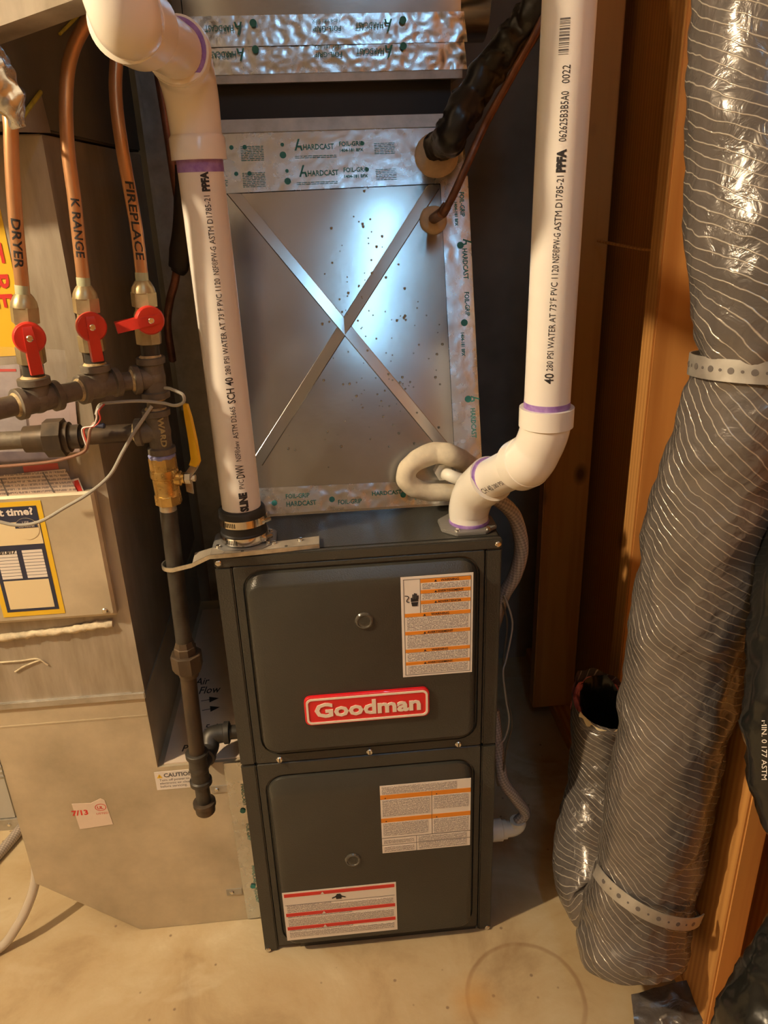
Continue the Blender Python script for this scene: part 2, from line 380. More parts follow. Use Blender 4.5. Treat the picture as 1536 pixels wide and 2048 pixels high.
def wloc(o):
    p = V((0,0,0))
    while o: p += o.location; o = o.parent
    return p
def each(name, mbs, mt, parent, **k):
    return [obj(name, q, mt, parent, **k) for q in mbs]
def obj(name, mb, mt, parent=None, smooth=35, bevel=0, bseg=2):
    me = bpy.data.meshes.new(name)
    off = wloc(parent) if parent else None
    if off is None:
        xs = [p.x for p in mb.v]; ys = [p.y for p in mb.v]; zs = [p.z for p in mb.v]
        off = V(((min(xs)+max(xs))/2, (min(ys)+max(ys))/2, min(zs)))
    me.from_pydata([tuple(p-off) for p in mb.v], [], mb.f)
    if mb.uv:
        uvl = me.uv_layers.new(name='UVMap')
        for pi, poly in enumerate(me.polygons):
            if pi in mb.uv:
                for li, q in zip(poly.loop_indices, mb.uv[pi]): uvl.data[li].uv = q
    me.materials.append(MATS[mt] if isinstance(mt, str) else mt)
    bm = bmesh.new(); bm.from_mesh(me)
    if bevel:
        bmesh.ops.remove_doubles(bm, verts=bm.verts, dist=1e-6)
        es = [e for e in bm.edges if len(e.link_faces) == 2 and e.calc_face_angle(0) > .6]
        bmesh.ops.bevel(bm, geom=es, offset=bevel, segments=bseg, affect='EDGES', clamp_overlap=True)
    if smooth:
        for f in bm.faces: f.smooth = True
        for e in bm.edges:
            if len(e.link_faces) == 2 and e.calc_face_angle(0) > math.radians(smooth): e.smooth = False
    bm.to_mesh(me); bm.free()
    o = bpy.data.objects.new(name, me); COL.objects.link(o)
    if parent: o.parent = parent
    else: o.location = off
    return o
def tag(o, label=None, cat=None, group=None, kind=None):
    if label: o['label'] = label
    if cat: o['category'] = cat
    if group: o['group'] = group
    if kind: o['kind'] = kind
    return o
def thing(name, loc, label, cat, group=None):
    o = bpy.data.objects.new(name, None); COL.objects.link(o); o.location = V(loc); o.empty_display_size = .05
    return tag(o, label, cat, group)
def struct(name, mb, mt, **k):
    o = obj(name, mb, mt, **k); o['kind'] = 'structure'; return o

# text: 2D glyph outlines filled, then mapped into the scene
def glyphs(s, size, bold=0.0, align='LEFT', cuts=None, spacing=1.0, shear=0):
    cu = bpy.data.curves.new('t', 'FONT'); cu.body = s; cu.size = size; cu.align_x = align; cu.offset = bold
    cu.space_character = spacing; cu.resolution_u = 2; cu.shear = shear
    o = bpy.data.objects.new('t', cu); COL.objects.link(o)
    dg = bpy.context.evaluated_depsgraph_get(); dg.update()
    me = bpy.data.meshes.new_from_object(o.evaluated_get(dg))
    bm = bmesh.new(); bm.from_mesh(me)
    if cuts:
        y = -size*.3
        while y < size*1.1:
            g = list(bm.verts)+list(bm.edges)+list(bm.faces)
            bmesh.ops.bisect_plane(bm, geom=g, plane_co=(0, y, 0), plane_no=(0, 1, 0)); y += cuts
    bm.verts.ensure_lookup_table()
    vs = [v.co.copy() for v in bm.verts]; fs = [tuple(v.index for v in f.verts) for f in bm.faces]
    bm.free(); bpy.data.objects.remove(o); bpy.data.curves.remove(cu); bpy.data.meshes.remove(me)
    return vs, fs
def text_width(vs): return (max(v.x for v in vs)-min(v.x for v in vs)) if vs else 0
def flat_text(mb, s, size, p, ex, ey, fit=None, thick=0, lift=0, dispf=None, **k):
    """glyphs at p with directions ex, ey; fit = exact width"""
    vs, fs = glyphs(s, size, **k)
    ex = V(ex).normalized(); ey = V(ey).normalized(); nz = ex.cross(ey); p = V(p)
    sx = fit/text_width(vs) if fit else 1
    pts = [p+ex*v.x*sx+ey*v.y+nz*lift for v in vs]
    if dispf: pts = [q+nz*dispf(q) for q in pts]
    if thick:
        n = len(pts); mb.add(pts+[q-nz*thick for q in pts], [])
        o = len(mb.v)-2*n; mb.f += [tuple(i+o for i in f) for f in fs]
        ed = {}
        for f in fs:
            for i in range(len(f)):
                a, b = f[i], f[(i+1) % len(f)]; key = (min(a, b), max(a, b)); ed.setdefault(key, []).append((a, b))
        for e in ed.values():
            if len(e) == 1: a, b = e[0]; mb.f.append((o+b, o+a, o+n+a, o+n+b))
    else: mb.add(pts, fs)
    return mb
def cyl_text(mb, s, size, p0, axis, up, r, fit=None, yoff=0, **k):
    """glyphs wrapped on a cylinder whose axis passes p0; reading along axis, glyph tops towards up"""
    vs, fs = glyphs(s, size, cuts=r*.16, **k)
    t = V(axis).normalized(); u = V(up); u = (u-t*u.dot(t)).normalized(); n = t.cross(u)
    sx = fit/text_width(vs) if fit else 1; x0 = min(v.x for v in vs) if fit else 0
    pts = []
    for v in vs:
        th = (v.y-size*.36+yoff)/r
        pts.append(V(p0)+t*((v.x-x0)*sx)+(n*math.cos(th)+u*math.sin(th))*r)
    return mb.add(pts, fs)
def rrect(x0, x1, z0, z1, r, y, n=5):
    out = []
    for cx, cz, a0 in ((x1-r, z1-r, 0), (x0+r, z1-r, PI/2), (x0+r, z0+r, PI), (x1-r, z0+r, 1.5*PI)):
        for i in range(n+1):
            a = a0+i*PI/2/n; out.append(V((cx+r*math.cos(a), y, cz+r*math.sin(a))))
    return out[::-1]
def plate(x0, x1, z0, z1, y, t=.0004):
    return MB().box(x0, x1, y, y+t, z0, z1)
def screw(parent, p, nrm, r=.004, h=.0025, mt='steel_screw', hexr=None, name='screw'):
    mb = MB(); n = V(nrm).normalized()
    if hexr: mb.lathe(V(p)-n*.001, n, [(0, hexr*1.25), (.0016, hexr*1.25), (.0017, hexr), (h+.002, hexr), (h+.0025, hexr*.8)], 12)
    else: mb.lathe(V(p)-n*.001, n, [(0, r), (h*.7, r), (h+.0005, r*.7), (h+.0007, r*.25)], 12)
    return obj(name, mb, mt, parent)
def fnoise(p, s, seed=0): return noise.noise(V((p.x*s+seed, p.y*s-seed, p.z*s+2*seed)))
def crinkle(amp, s, seed=0):
    def g(p, u=0, v=0):
        a = fnoise(p, s, seed); b = 1-abs(fnoise(p, s*2.3, seed+5))*2.2
        return amp*(.55*a+.45*b)
    return g

# ------------------------------------------------------------------ the room
struct('floor', MB().box(-3.2, 0.9, -3.4, 1.0, -.06, 0), 'concrete', smooth=0)
struct('wall_back', MB().box(-3.2, 0.9, .95, 1.02, 0, 2.44), 'wall_concrete', smooth=0)
struct('wall_left', MB().box(-3.27, -3.2, -3.4, 1.02, 0, 2.44), 'wall_paint', smooth=0)
struct('wall_front', MB().box(-3.2, 0.9, -3.47, -3.4, 0, 2.44), 'wall_paint', smooth=0)
struct('ceiling', MB().box(-3.27, 0.9, -3.47, 1.02, 2.44, 2.5), 'ceiling_board', smooth=0)
wr = struct('wall_right', MB().box(.866, .9, -3.4, .95, 0, 2.44), 'wood_sheath', smooth=0)
def stud(x0, x1, y0, y1, z0, z1, mt, lean=0.0):
    mb = MB().box(x0, x1, y0, y1, z0, z1)
    for v in mb.v:
        if v.z > 1: v.y += lean
    return obj('stud', mb, mt, wr, smooth=0, bevel=.003)
stud(.776, .866, .235, .288, .038, 2.44, 'wood_stud')
stud(.716, .83, .640, .68, .038, 2.44, 'wood_stud')
stud(.776, .814, -.262, -.168, .038, 2.44, 'wood_stud')
stud(.776, .866, -.68, -.64, .038, 2.44, 'wood_stud')
obj('bottom_plate', MB().box(.776, .866, -3.3, .94, 0, .038), 'wood_plate', wr, smooth=0, bevel=.002)
obj('wire_stub', MB().tube([V((.80, .62, 1.275)), V((.83, .45, 1.268)), V((.862, .30, 1.272))], .003, 6), 'wood_stud', wr)

# ------------------------------------------------------------------ lamps of the room
def bulb_fixture(pos, power, col, label, r=.032):
    t = thing('ceiling_lamp_offscreen', (pos.x, pos.y, pos.z-.05), label, 'lamp')
    mb = MB().lathe((pos.x, pos.y, 2.441), (0, 0, -1), [(0, .06), (.02, .058), (.04, .03), (.09, .025), (.105, .024)], 24)
    obj('lamp_holder', mb, 'socket', t)
    area = 4*PI*r*r
    mt = mat('bulb_glow_%d' % int(power*10), col, emit=power/(PI*area))
    obj('bulb_offscreen', MB().sphere(pos, r, 10, (1, 1, 1.15)).lathe(pos+V((0, 0, .02)), (0, 0, 1), [(0, .02), (.05, .014)], 16), mt, t)
bulb_fixture(BULB_POS, BULB_POWER, BULB_COL, 'bare warm light bulb in white ceiling holder left of the furnace')
t = thing('led_strip_lamp_offscreen', (PANEL_POS.x, PANEL_POS.y, 2.40), 'slim cool white LED strip lamp on the ceiling', 'lamp')
mb = MB().box(PANEL_POS.x-.045, PANEL_POS.x+.045, PANEL_POS.y-.68, PANEL_POS.y+.68, 2.402, 2.44)
obj('housing', mb, 'socket', t, smooth=0)
obj('diffuser_offscreen', MB().box(PANEL_POS.x-.022, PANEL_POS.x+.022, PANEL_POS.y-.64, PANEL_POS.y+.64, 2.398, 2.4025), mat('led_glow', PANEL_COL, emit=PANEL_POWER/(PI*.044*1.28)), t, smooth=0)

# ------------------------------------------------------------------ furnace
W, H, DEP = .456, .876, .72
fur = thing('furnace', (W/2, DEP/2, 0), 'dark grey upright gas furnace with two doors and red badge', 'furnace')
obj('cabinet', MB().box(0, W, .010, DEP, .012, H), 'furnace_paint', fur, smooth=0, bevel=.004)
obj('base_pan', MB().box(.07, W-.03, .004, .06, 0, .0125).box(.02, W-.02, .06, DEP-.02, 0, .0125), 'furnace_paint', fur, smooth=0)
for x0, x1 in ((0, .026), (W-.026, W)):
    for z0, z1 in ((.0, .467), (.4685, H-.018)):
        obj('corner_flange', MB().box(x0, x1, 0, .0102, z0, z1), 'furnace_paint', fur, smooth=0, bevel=.0025)
obj('top_rail', MB().box(0, W, -.001, .0102, H-.0175, H+.0005), 'furnace_paint', fur, smooth=0, bevel=.002)
FY = -.016
def door(z0, z1, f, inn):
    rg = [rrect(.0275, W-.0275, z0, z1, .004, .0101), rrect(.0275, W-.0275, z0, z1, .004, .002), rrect(.029, W-.029, z0+.0015, z1-.0015, .004, .0005),
          rrect(*f[:4], .034, .0005), rrect(f[0]+.0015, f[1]-.0015, f[2]+.0015, f[3]-.0015, .033, .0045), rrect(f[0]+.004, f[1]-.004, f[2]+.004, f[3]-.004, .031, .0040), rrect(f[0]+.005, f[1]-.005, f[2]+.005, f[3]-.006, .030, -.003),
          rrect(inn[0]-.004, inn[1]+.004, inn[2]-.003, inn[3]+.005, .022, FY+.002), rrect(*inn, .018, FY)]
    mb = MB(); mb.rings(rg, True, True)
    return mb
ud = obj('upper_door', door(.4685, H-.0185, (.040, .421, .486, .850), (.051, .407, .507, .824)), 'furnace_paint', fur, smooth=28)
ld = obj('lower_door', door(.012, .467, (.038, .418, .020, .441), (.052, .407, .036, .409)), 'furnace_paint', fur, smooth=28)
for x in (.069, .228, .387):
    s = screw(fur, (x, .0005, .476), (0, -1, 0), .0062, .005, name='door_screw')
    obj('slot', MB().box(x-.0008, x+.0008, -.0058, -.0045, .4705, .4815), 'iron_black', s, smooth=0)
for x, z in ((.449, .867), (.449, .006), (.007, .007), (.007, .867)):
    screw(fur, (x, -.001, z), (0, -1, 0), .0052, .003, name='corner_screw')
for x, z in ((.229, .754), (.186, .241)):
    p = obj('view_port', MB().lathe((x, FY+.001, z), (0, -1, 0), [(0, .0155), (.002, .0155), (.0045, .0135), (.005, .0115), (.0035, .0105), (.0032, .0)], 28), 'glass_port', fur)
    obj('peep_hole', MB().lathe((x, FY-.0022, z+.001), (0, -1, 0), [(0, .0088), (.0006, .0088)], 24), 'furnace_paint', p)
# badge
bx0, bx1, bz0, bz1 = .121, .333, .5595, .617
badge = obj('badge', MB().rings([rrect(bx0, bx1, bz0, bz1, .011, FY+.0005), rrect(bx0, bx1, bz0, bz1, .011, FY-.005), rrect(bx0+.001, bx1-.001, bz0+.001, bz1-.001, .010, FY-.006)]), 'badge_red', fur)
mb = MB(); mb.rings([rrect(bx0+.003, bx1-.003, bz0+.003, bz1-.003, .009, FY-.0055), rrect(bx0+.003, bx1-.003, bz0+.003, bz1-.003, .009, FY-.0072),
                     rrect(bx0+.0066, bx1-.0066, bz0+.0066, bz1-.0066, .0065, FY-.0072), rrect(bx0+.0066, bx1-.0066, bz0+.0066, bz1-.0066, .0065, FY-.0055)], False, False)
obj('border', mb, 'badge_cream', badge)
vs, fs = glyphs('Goodman', .039, bold=.0012)
mb = MB(); flat_text(mb, 'Goodman', .039, (bx0+.016, FY-.0073, bz0+.0165), (1, 0, 0), (0, 0, 1), fit=.180, thick=.0014, bold=.0012)
obj('lettering', mb, 'badge_cream', badge, smooth=0)

def tri(mb, x, z, s, y):
    mb.append(MB().prism([(x-s, y, z), (x+s, y, z), (x, y, z+1.7*s)], (0, -.0003, 0)))
def label_base(name, x0, x1, z0, z1, y=FY-.0006):
    return obj(name, plate(x0, x1, z0, z1, y, .0006), 'label_white', fur, smooth=0)
# upper warning label
lx0, lx1, lz0, lz1 = .2895, .4065, .639, .828
lab = label_base('warning_label', lx0, lx1, lz0, lz1)
wx = lx1-lx0
def fz(f): return lz1-(lz1-lz0)*f
bands = [(.03, .065, 'WARNING', 1), (.135, .168, 'AVERTISSEMENT', 1), (.237, .27, 'ADVERTENCIA', 1), (.355, .39, 'WARNING', 0), (.535, .568, 'AVERTISSEMENT', 0), (.715, .748, 'WARNING', 0), (.845, .878, 'AVERTISSEMENT', 0)]
ends = [.135, .237, .355, .535, .715, .845, .975]
ob = []; tx = []; pr = []; ln = []
for (a, b, s, ic), e in zip(bands, ends):
    xa = lx0+(.27 if ic else .045)*wx; xb = lx1-.035*wx
    ob.append(plate(xa, xb, fz(b), fz(a), FY-.0010))
    q = plate(xa+.003, xb-.004, fz(e)+.0015, fz(b)-.001, FY-.0010); pr.append(q)
    tm = MB(); tx.append(tm); flat_text(tm, s, (b-a)*.19*.92, (xa+(xb-xa)*(.34 if len(s) > 8 else .40), FY-.0013, fz(b)+.0011), (1, 0, 0), (0, 0, 1), bold=.0001)
    tri(tx, xa+(xb-xa)*.30, fz(b)+.001, .0022, FY-.0011)
for x0, x1, z0, z1 in ((lx0+.035*wx, lx1-.03*wx, fz(.0275), fz(.0245)), (lx0+.035*wx, lx1-.03*wx, fz(.98), fz(.977)), (lx0+.035*wx, lx0+.04*wx, fz(.98), fz(.025)), (lx1-.035*wx, lx1-.03*wx, fz(.98), fz(.025)), (lx0+.262*wx, lx0+.268*wx, fz(.355), fz(.025))):
    q = plate(x0, x1, z0, z1, FY-.0010); ln.append(q)
each('orange_band', ob, 'label_orange', lab, smooth=0); each('heading', tx, 'ink', lab, smooth=0)
each('fine_print', pr, 'print_white', lab, smooth=0); each('frame_line', ln, 'ink_grey', lab, smooth=0)
# shock pictogram: hand and current
hx, hz = lx0+.185*wx, fz(.225)
hm = MB()
hm.prism([(hx-.004, FY-.0008, hz-.011), (hx+.0045, FY-.0008, hz-.011), (hx+.0058, FY-.0008, hz-.004), (hx-.0055, FY-.0008, hz-.004)], (0, -.0004, 0))
hm.prism([(hx-.006, FY-.0008, hz-.0028), (hx+.006, FY-.0008, hz-.0022), (hx+.006, FY-.0008, hz+.002), (hx-.006, FY-.0008, hz+.002)], (0, -.0004, 0))
for i, hgt in enumerate((.0045, .0105, .0125, .0115, .008)):
    x = hx-.006+i*.0026; hm.prism([(x, FY-.0008, hz+.0018), (x+.0021, FY-.0008, hz+.0018), (x+.0021, FY-.0008, hz+hgt), (x, FY-.0008, hz+hgt)], (0, -.0004, 0))
pts = [(hx-.0155, hz+.0085), (hx-.011, hz+.0075), (hx-.0095, hz+.005), (hx-.012, hz+.001), (hx-.0125, hz-.002), (hx-.0105, hz-.0035), (hx-.0085, hz-.003)]
hm.tube(spline([V((a, FY-.0008, b)) for a, b in pts], 5), .0007, 6)
obj('shock_pictogram', hm, 'ink', lab, smooth=0)
# lower combined label (left without its square code)
lx0, lx1, lz0, lz1 = .242, .4075, .250, .4105; wx = lx1-lx0
lab = label_base('notice_label', lx0, lx1, lz0, lz1)
ob = []; pr = []; ln = []; tx = []
for x0f, x1f, a, b in ((0, .565, .135, .195), (.565, 1, .135, .195), (0, .565, .475, .535), (.565, 1, .475, .535)):
    q = plate(lx0+x0f*wx, lx0+x1f*wx-.0002, fz(b), fz(a), FY-.0010); ob.append(q)
    tri(tx, lx0+(x0f+.055)*wx, fz(b)+.0018, .0016, FY-.0011)
    q = plate(lx0+(x0f+.13)*wx, lx0+(x1f-.06)*wx, fz(b)+.0012, fz(a)-.0012, FY-.0012, .0002)
for x0f, x1f, a, b in ((.02, .84, .02, .128), (.02, .545, .205, .45), (.585, .975, .205, .40), (.02, .52, .545, .74), (.585, .975, .545, .76), (.02, .36, .80, .86), (.02, .36, .90, .98), (.41, .96, .785, .87), (.41, .96, .89, .985)):
    q = plate(lx0+x0f*wx, lx0+x1f*wx, fz(b), fz(a), FY-.0010); pr.append(q)
for x0f, x1f, a, b in ((.563, .567, .135, .77), (.0, 1, .768, .773), (.385, .389, .77, 1), (.385, 1, .876, .880), (0, .385, .878, .882)):
    q = plate(lx0+x0f*wx, lx0+x1f*wx, fz(b), fz(a), FY-.0010); ln.append(q)
each('orange_band', ob, 'label_orange', lab, smooth=0); each('warning_triangle', tx, 'ink', lab, smooth=0)
each('fine_print', pr, 'print_white', lab, smooth=0); each('frame_line', ln, 'ink_grey', lab, smooth=0)
# red danger label
lx0, lx1, lz0, lz1 = .048, .265, .046, .1735; wx = lx1-lx0
lab = label_base('danger_label', lx0, lx1, lz0, lz1)
ob = []; pr = []; ln = []; tx = []
for a, b in ((.03, .095), (.43, .495), (.715, .78)):
    q = plate(lx0+.015*wx, lx1-.015*wx, fz(b), fz(a), FY-.0010); ob.append(q)
    tri(tx, lx0+.35*wx, fz(b)+.001, .0034, FY-.0012)
for x0f, x1f, a, b in ((.03, .42, .265, .295), (.03, .97, .30, .415), (.03, .60, .505, .53), (.03, .97, .545, .70), (.03, .60, .79, .815), (.03, .97, .825, .94)):
    q = plate(lx0+x0f*wx, lx0+x1f*wx, fz(b), fz(a), FY-.0010); pr.append(q)
q = plate(lx0+.015*wx, lx1-.015*wx, fz(.262), fz(.258), FY-.0010); ln.append(q)
each('red_band', ob, 'label_red', lab, smooth=0); each('alert_triangle', tx, 'label_white', lab, smooth=0)
each('fine_print', pr, 'print_white', lab, smooth=0); each('frame_line', ln, 'ink_grey', lab, smooth=0)
px, pz = lx0+.49*wx, fz(.175)
hm = MB(); y = FY-.0008
for poly in ([(-.005, -.006), (.005, -.006), (.006, .002), (.003, .007), (-.003, .007), (-.006, .002)], [(-.013, -.004), (-.005, -.001), (-.005, .002), (-.013, -.0015)], [(.013, -.004), (.005, -.001), (.005, .002), (.013, -.0015)]):
    hm.prism([(px+a, y, pz+b) for a, b in poly], (0, -.0004, 0))
obj('fuel_pictogram', hm, 'ink', lab, smooth=0)

# ------------------------------------------------------------------ coil cabinet on the furnace
CY0, CZ0, CY1, CZ1 = .152, H, .366, 1.506
SL = (CY1-CY0)/(CZ1-CZ0)
def cyf(z): return CY0+SL*(z-CZ0)
cn = V((0, -1, SL)).normalized()
def on_coil(u, v):                                  # pixel -> point on the sloping coil front
    d = _ray(u, v); p0 = V((0, CY0, CZ0)); return CAM+d*((p0-CAM).dot(cn)/d.dot(cn))
coil = thing('coil_cabinet', (W/2, .42, H), 'galvanised coil cabinet with sloping cross-creased front above the furnace', 'cabinet')
mb = MB().prism([(0.001, CY0+.006, CZ0), (0.001, CY1+.006, CZ1), (0.001, .70, CZ1), (0.001, .70, CZ0)], (W-.002, 0, 0))
obj('casing', mb, 'galv_blue', coil, smooth=0)
cx, cz_ = .228, 1.197
def crease_h(p):
    u = abs(p.x-.228)/.228; v = abs(p.z-1.19)/.315
    return .0022*(1-max(u, v))
mb = MB().grid((0, CY0, CZ0), (W, CY0, CZ0), (0, CY1, CZ1), (W, CY1, CZ1), 48, 60, lambda p, u, v: crease_h(p)+.0005*fnoise(p, 6, 3))
obj('front_panel', mb, 'galv_blue', coil, smooth=60)
def band(a, b, wd):
    mb = MB(); a = V(a); b = V(b); n = 30
    d = (b-a).normalized(); s = d.cross(cn).normalized()
    rg = []
    for i in range(n+1):
        p = a+(b-a)*(i/n); base = p.copy()
        rg.append([base+s*o+cn*(crease_h(base+s*o)+hh) for o, hh in ((-wd, -.0003), (-wd*.85, .0004 if s.z < 0 else .0021), (wd*.85, .0021 if s.z < 0 else .0004), (wd, -.0003))])
    mb.rings(rg, False, False, closed=False); return mb
for a, b in (((515, 925), (868, 372)), ((452, 368), (893, 900))):
    obj('crease', band(on_coil(*a), on_coil(*b), .0105), 'galv_blue', coil, smooth=0)
# condensation
mb = MB()
for (u0, v0, su, sv, n) in ((735, 690, 45, 130, 60), (720, 480, 25, 60, 22), (800, 790, 60, 40, 26), (690, 880, 110, 25, 10), (830, 640, 30, 60, 16)):
    for i in range(n):
        p = on_coil(random.gauss(u0, su), random.gauss(v0, sv))
        if not (.03 < p.x < .43 and .92 < p.z < 1.4): continue
        r = random.choice((.0010, .0013, .0018, .0024))
        mb.sphere(p+cn*(crease_h(p)+.0002), r, 4, (1, .7, 1.25))
tag(obj('condensation_drops', mb, 'drop', coil), 'water droplets on cold metal', kind='stuff')
# foil tapes on the coil
def foil_strip(parent, p00, p10, p01, p11, nu, nv, amp, s, seed, name='foil_tape'):
    g_ = crinkle(amp, s, seed)
    g = lambda p, u=0, v=0: g_(p)+crease_h(p)
    mb = MB().grid(p00, p10, p01, p11, nu, nv, lambda p, u, v: g(p)+.0024)
    return obj(name, mb, 'foil', parent, smooth=50), g
def C(x, z, off=0.0): return V((x, cyf(z), z))+cn*off
TAPEW = {'HARDCAST': .052, 'FOIL-GRIP': .041, '1404-181 BFX': .040}
def tape_print(parent, rows, ex, ey, g, mirror=False):
    for p, s, size in rows:
        mb = MB(); flat_text(mb, s, size, p, ex, ey, fit=TAPEW[s], lift=.0030, dispf=g, bold=.0002); obj('tape_print', mb, 'foil_ink', parent, smooth=0)
ey_c = V((0, SL, 1)).normalized()
def leaf(ml, p, ex, ey, r, g):
    mb = MB(); ml.append(mb)
    ex = V(ex).normalized(); ey = V(ey).normalized(); nz = ex.cross(ey)
    pts = [V(p)+ex*(r*math.cos(a*PI/6))+ey*(r*math.sin(a*PI/6)) for a in range(12)]
    o = len(mb.v); mb.v += [q+nz*(.0032+g(q)) for q in pts]; mb.f.append(tuple(o+i for i in range(12)))
def hlogo(ml, p, ex, ey, h, g):
    mb = MB(); ml.append(mb)
    ex = V(ex).normalized(); ey = V(ey).normalized(); nz = ex.cross(ey); p = V(p)
    for poly in ([(0, 0), (.16, 0), (.5, 1), (.34, 1)], [(.30, .42), (.62, .42), (.72, 0), (.56, 0), (.50, .28), (.24, .28)]):
        o = len(mb.v); q = [p+ex*(a*h)+ey*(b*h) for a, b in poly]
        mb.v += [k+nz*(.0032+g(k)) for k in q]; mb.f.append(tuple(o+i for i in range(len(poly))))
tp, g = foil_strip(coil, C(.004, 1.395), C(W-.004, 1.40), C(.004, 1.49), C(W-.004, 1.49), 110, 26, .0005, 30, 1)
lm = []
for zz, xx in ((1.458, .165), (1.417, .170)):
    zz2 = zz
    hlogo(lm, C(xx, zz2), (1, 0, 0), ey_c, .019, g)
    leaf(lm, C(xx-.02, zz2-.006), (1, 0, 0), ey_c, .0055, g)
    leaf(lm, C(xx-.02, zz2+.010), (1, 0, 0), ey_c, .003, g)
    for xo in (-.105, -.083, .115): leaf(lm, C(xx+xo, zz2+.008), (1, 0, 0), ey_c, .0036, g)
    q0 = C(xx-.07, zz2-.008)
each('tape_emblem', lm, 'foil_ink', tp, smooth=0)
tape_print(tp, [(C(xx+.014, zz+.001), 'HARDCAST', .0125) for zz, xx in ((1.458, .165), (1.417, .170))] +
           [(C(xx+.075, zz+.005), 'FOIL-GRIP', .0105) for zz, xx in ((1.458, .165), (1.417, .170))] +
           [(C(xx+.075, zz-.004), '1404-181 BFX', .0070) for zz, xx in ((1.458, .165), (1.417, .170))], (1, 0, 0), ey_c, g)
def print_patch(parent, p, ex, ey, wd, hh, g):
    mb = MB(); ex = V(ex).normalized(); ey = V(ey).normalized(); nz = ex.cross(ey)
    rows = int(hh/.0028)
    for r in range(rows):
        x = 0
        while x < wd:
            l = random.uniform(.003, .009); l = min(l, wd-x)
            q = [V(p)+ex*a+ey*(r*.0028+b) for a, b in ((x, 0), (x+l, 0), (x+l, .0008), (x, .0008))]
            o = len(mb.v); mb.v += [k+nz*(.0032+g(k)) for k in q]; mb.f.append((o, o+1, o+2, o+3)); x += l+.0012
    return obj('tape_small_print', mb, 'foil_ink', parent, smooth=0)
for zz in (1.445, 1.404):
    print_patch(tp, C(.075, zz), (1, 0, 0), ey_c, .038, .026, g)
    print_patch(tp, C(.02, zz+.003), (1, 0, 0), ey_c, .03, .012, g)
    print_patch(tp, C(.300, zz+.004), (1, 0, 0), ey_c, .035, .022, g)
    print_patch(tp, C(.165, zz+.001), (1, 0, 0), ey_c, .07, .0056, g)
tp, g = foil_strip(coil, C(.004, .880), C(W-.004, .880), C(.004, .925), C(W-.004, .918), 110, 14, .0016, 26, 9)
tape_print(tp, [(C(.11, .904), 'FOIL-GRIP', .011), (C(.11, .891), 'HARDCAST', .012), (C(.20, .889), 'FOIL-GRIP', .011), (C(.335, .889), 'FOIL-GRIP', .011), (C(.26, .9), 'HARDCAST', .010)], (1, 0, 0), ey_c, g)
lm = []
for x in (.09, .19, .315): leaf(lm, C(x, .898), (1, 0, 0), ey_c, .005, g)
each('tape_emblem', lm, 'foil_ink', tp, smooth=0)
tp, g = foil_strip(coil, C(W-.046, .93), C(W+.002, .93), C(W-.046, 1.41), C(W+.002, 1.41), 14, 120, .0006, 24, 4)
mbs_ = []
for zz, s, sz in ((1.385, 'FOIL-GRIP', .011), (1.295, 'HARDCAST', .012), (1.225, 'FOIL-GRIP', .011), (1.035, 'HARDCAST', .012), (1.16, '1404-181 BFX', .008), (1.37, '1404-181 BFX', .007)):
    mb = MB(); mbs_.append(mb); flat_text(mb, s, sz, C(W-.014 if '-1' not in s else W-.024, zz), -ey_c, (1, 0, 0), fit=TAPEW[s], lift=.0032, dispf=g, bold=.0002)
each('tape_print', mbs_, 'foil_ink', tp, smooth=0)
lm = []
for z in (1.30, 1.175, 1.05): leaf(lm, C(W-.017, z), (1, 0, 0), ey_c, .006, g)
hlogo(lm, C(W-.012, 1.31), -ey_c, (1, 0, 0), .015, g); hlogo(lm, C(W-.012, 1.055), -ey_c, (1, 0, 0), .015, g)
each('tape_emblem', lm, 'foil_ink', tp, smooth=0)
obj('top_lip', MB().prism([C(.0, 1.488, .001), C(W, 1.488, .001), C(W, 1.508, .001), C(0, 1.508, .001)], cn*.004), 'galv', coil, smooth=0)
obj('collar', MB().box(.012, W-.012, .425, .70, CZ1, 1.575), 'black_paint', coil, smooth=0)
# sealing rings where the lines enter
gp = on_coil(872, 312); gp2 = on_coil(866, 441)
def grommet(p, r, seed):
    mb = MB(); n = 28; a = V((1, 0, 0)); b = cn.cross(a)*-1
    rg = []
    for hh, rr in ((-.001, r*1.0), (.004, r*1.02), (.009, r*.93), (.011, r*.75), (.010, r*.3)):
        rg.append([p+(a*math.cos(2*PI*i/n)+b*math.sin(2*PI*i/n))*rr*(1+.06*fnoise(V((math.cos(2*PI*i/n), math.sin(2*PI*i/n), seed)), 1.7))+cn*(hh+crease_h(p)*.6) for i in range(n)])
    mb.rings(rg); return obj('putty_seal', mb, 'putty', coil, smooth=50)
grommet(gp, .037, 1); grommet(gp2, .0235, 2)

# drain trap on the coil
trap = thing('drain_trap', PY(870, 990, .12), 'cream foam-wrapped condensate trap loop with white plastic elbow on coil cabinet', 'drain trap')
pts = [on_coil(940, 930), PY(905, 912, .12), PY(870, 906, .12), PY(832, 922, .115), PY(812, 946, .112), PY(820, 970, .112), PY(852, 983, .115), PY(895, 985, .12), PY(945, 985, .13)]
sp = spline(pts, 7)
obj('foam_sleeve', MB().tube(sp, lerp_list([.017, .019, .0185, .0175, .017, .0165, .016, .0155, .015], len(sp)), 18, disp=lambda p, th, a: .0018*fnoise(p, 45, 2)), 'foam', trap, smooth=70)
pe = PY(890, 946, .105)
e = obj('plastic_elbow', MB().tube(spline([PY(940, 962, .105), PY(915, 957, .10), PY(898, 950, .105), PY(886, 946, .14)], 6), .0105, 16), 'white_plastic', trap, smooth=60)
obj('hex_collar', MB().lathe(PY(888, 945, .118), (0, 1, 0), [(0, .016), (.018, .016), (.019, .013)], 6), 'white_plastic', trap, smooth=20)

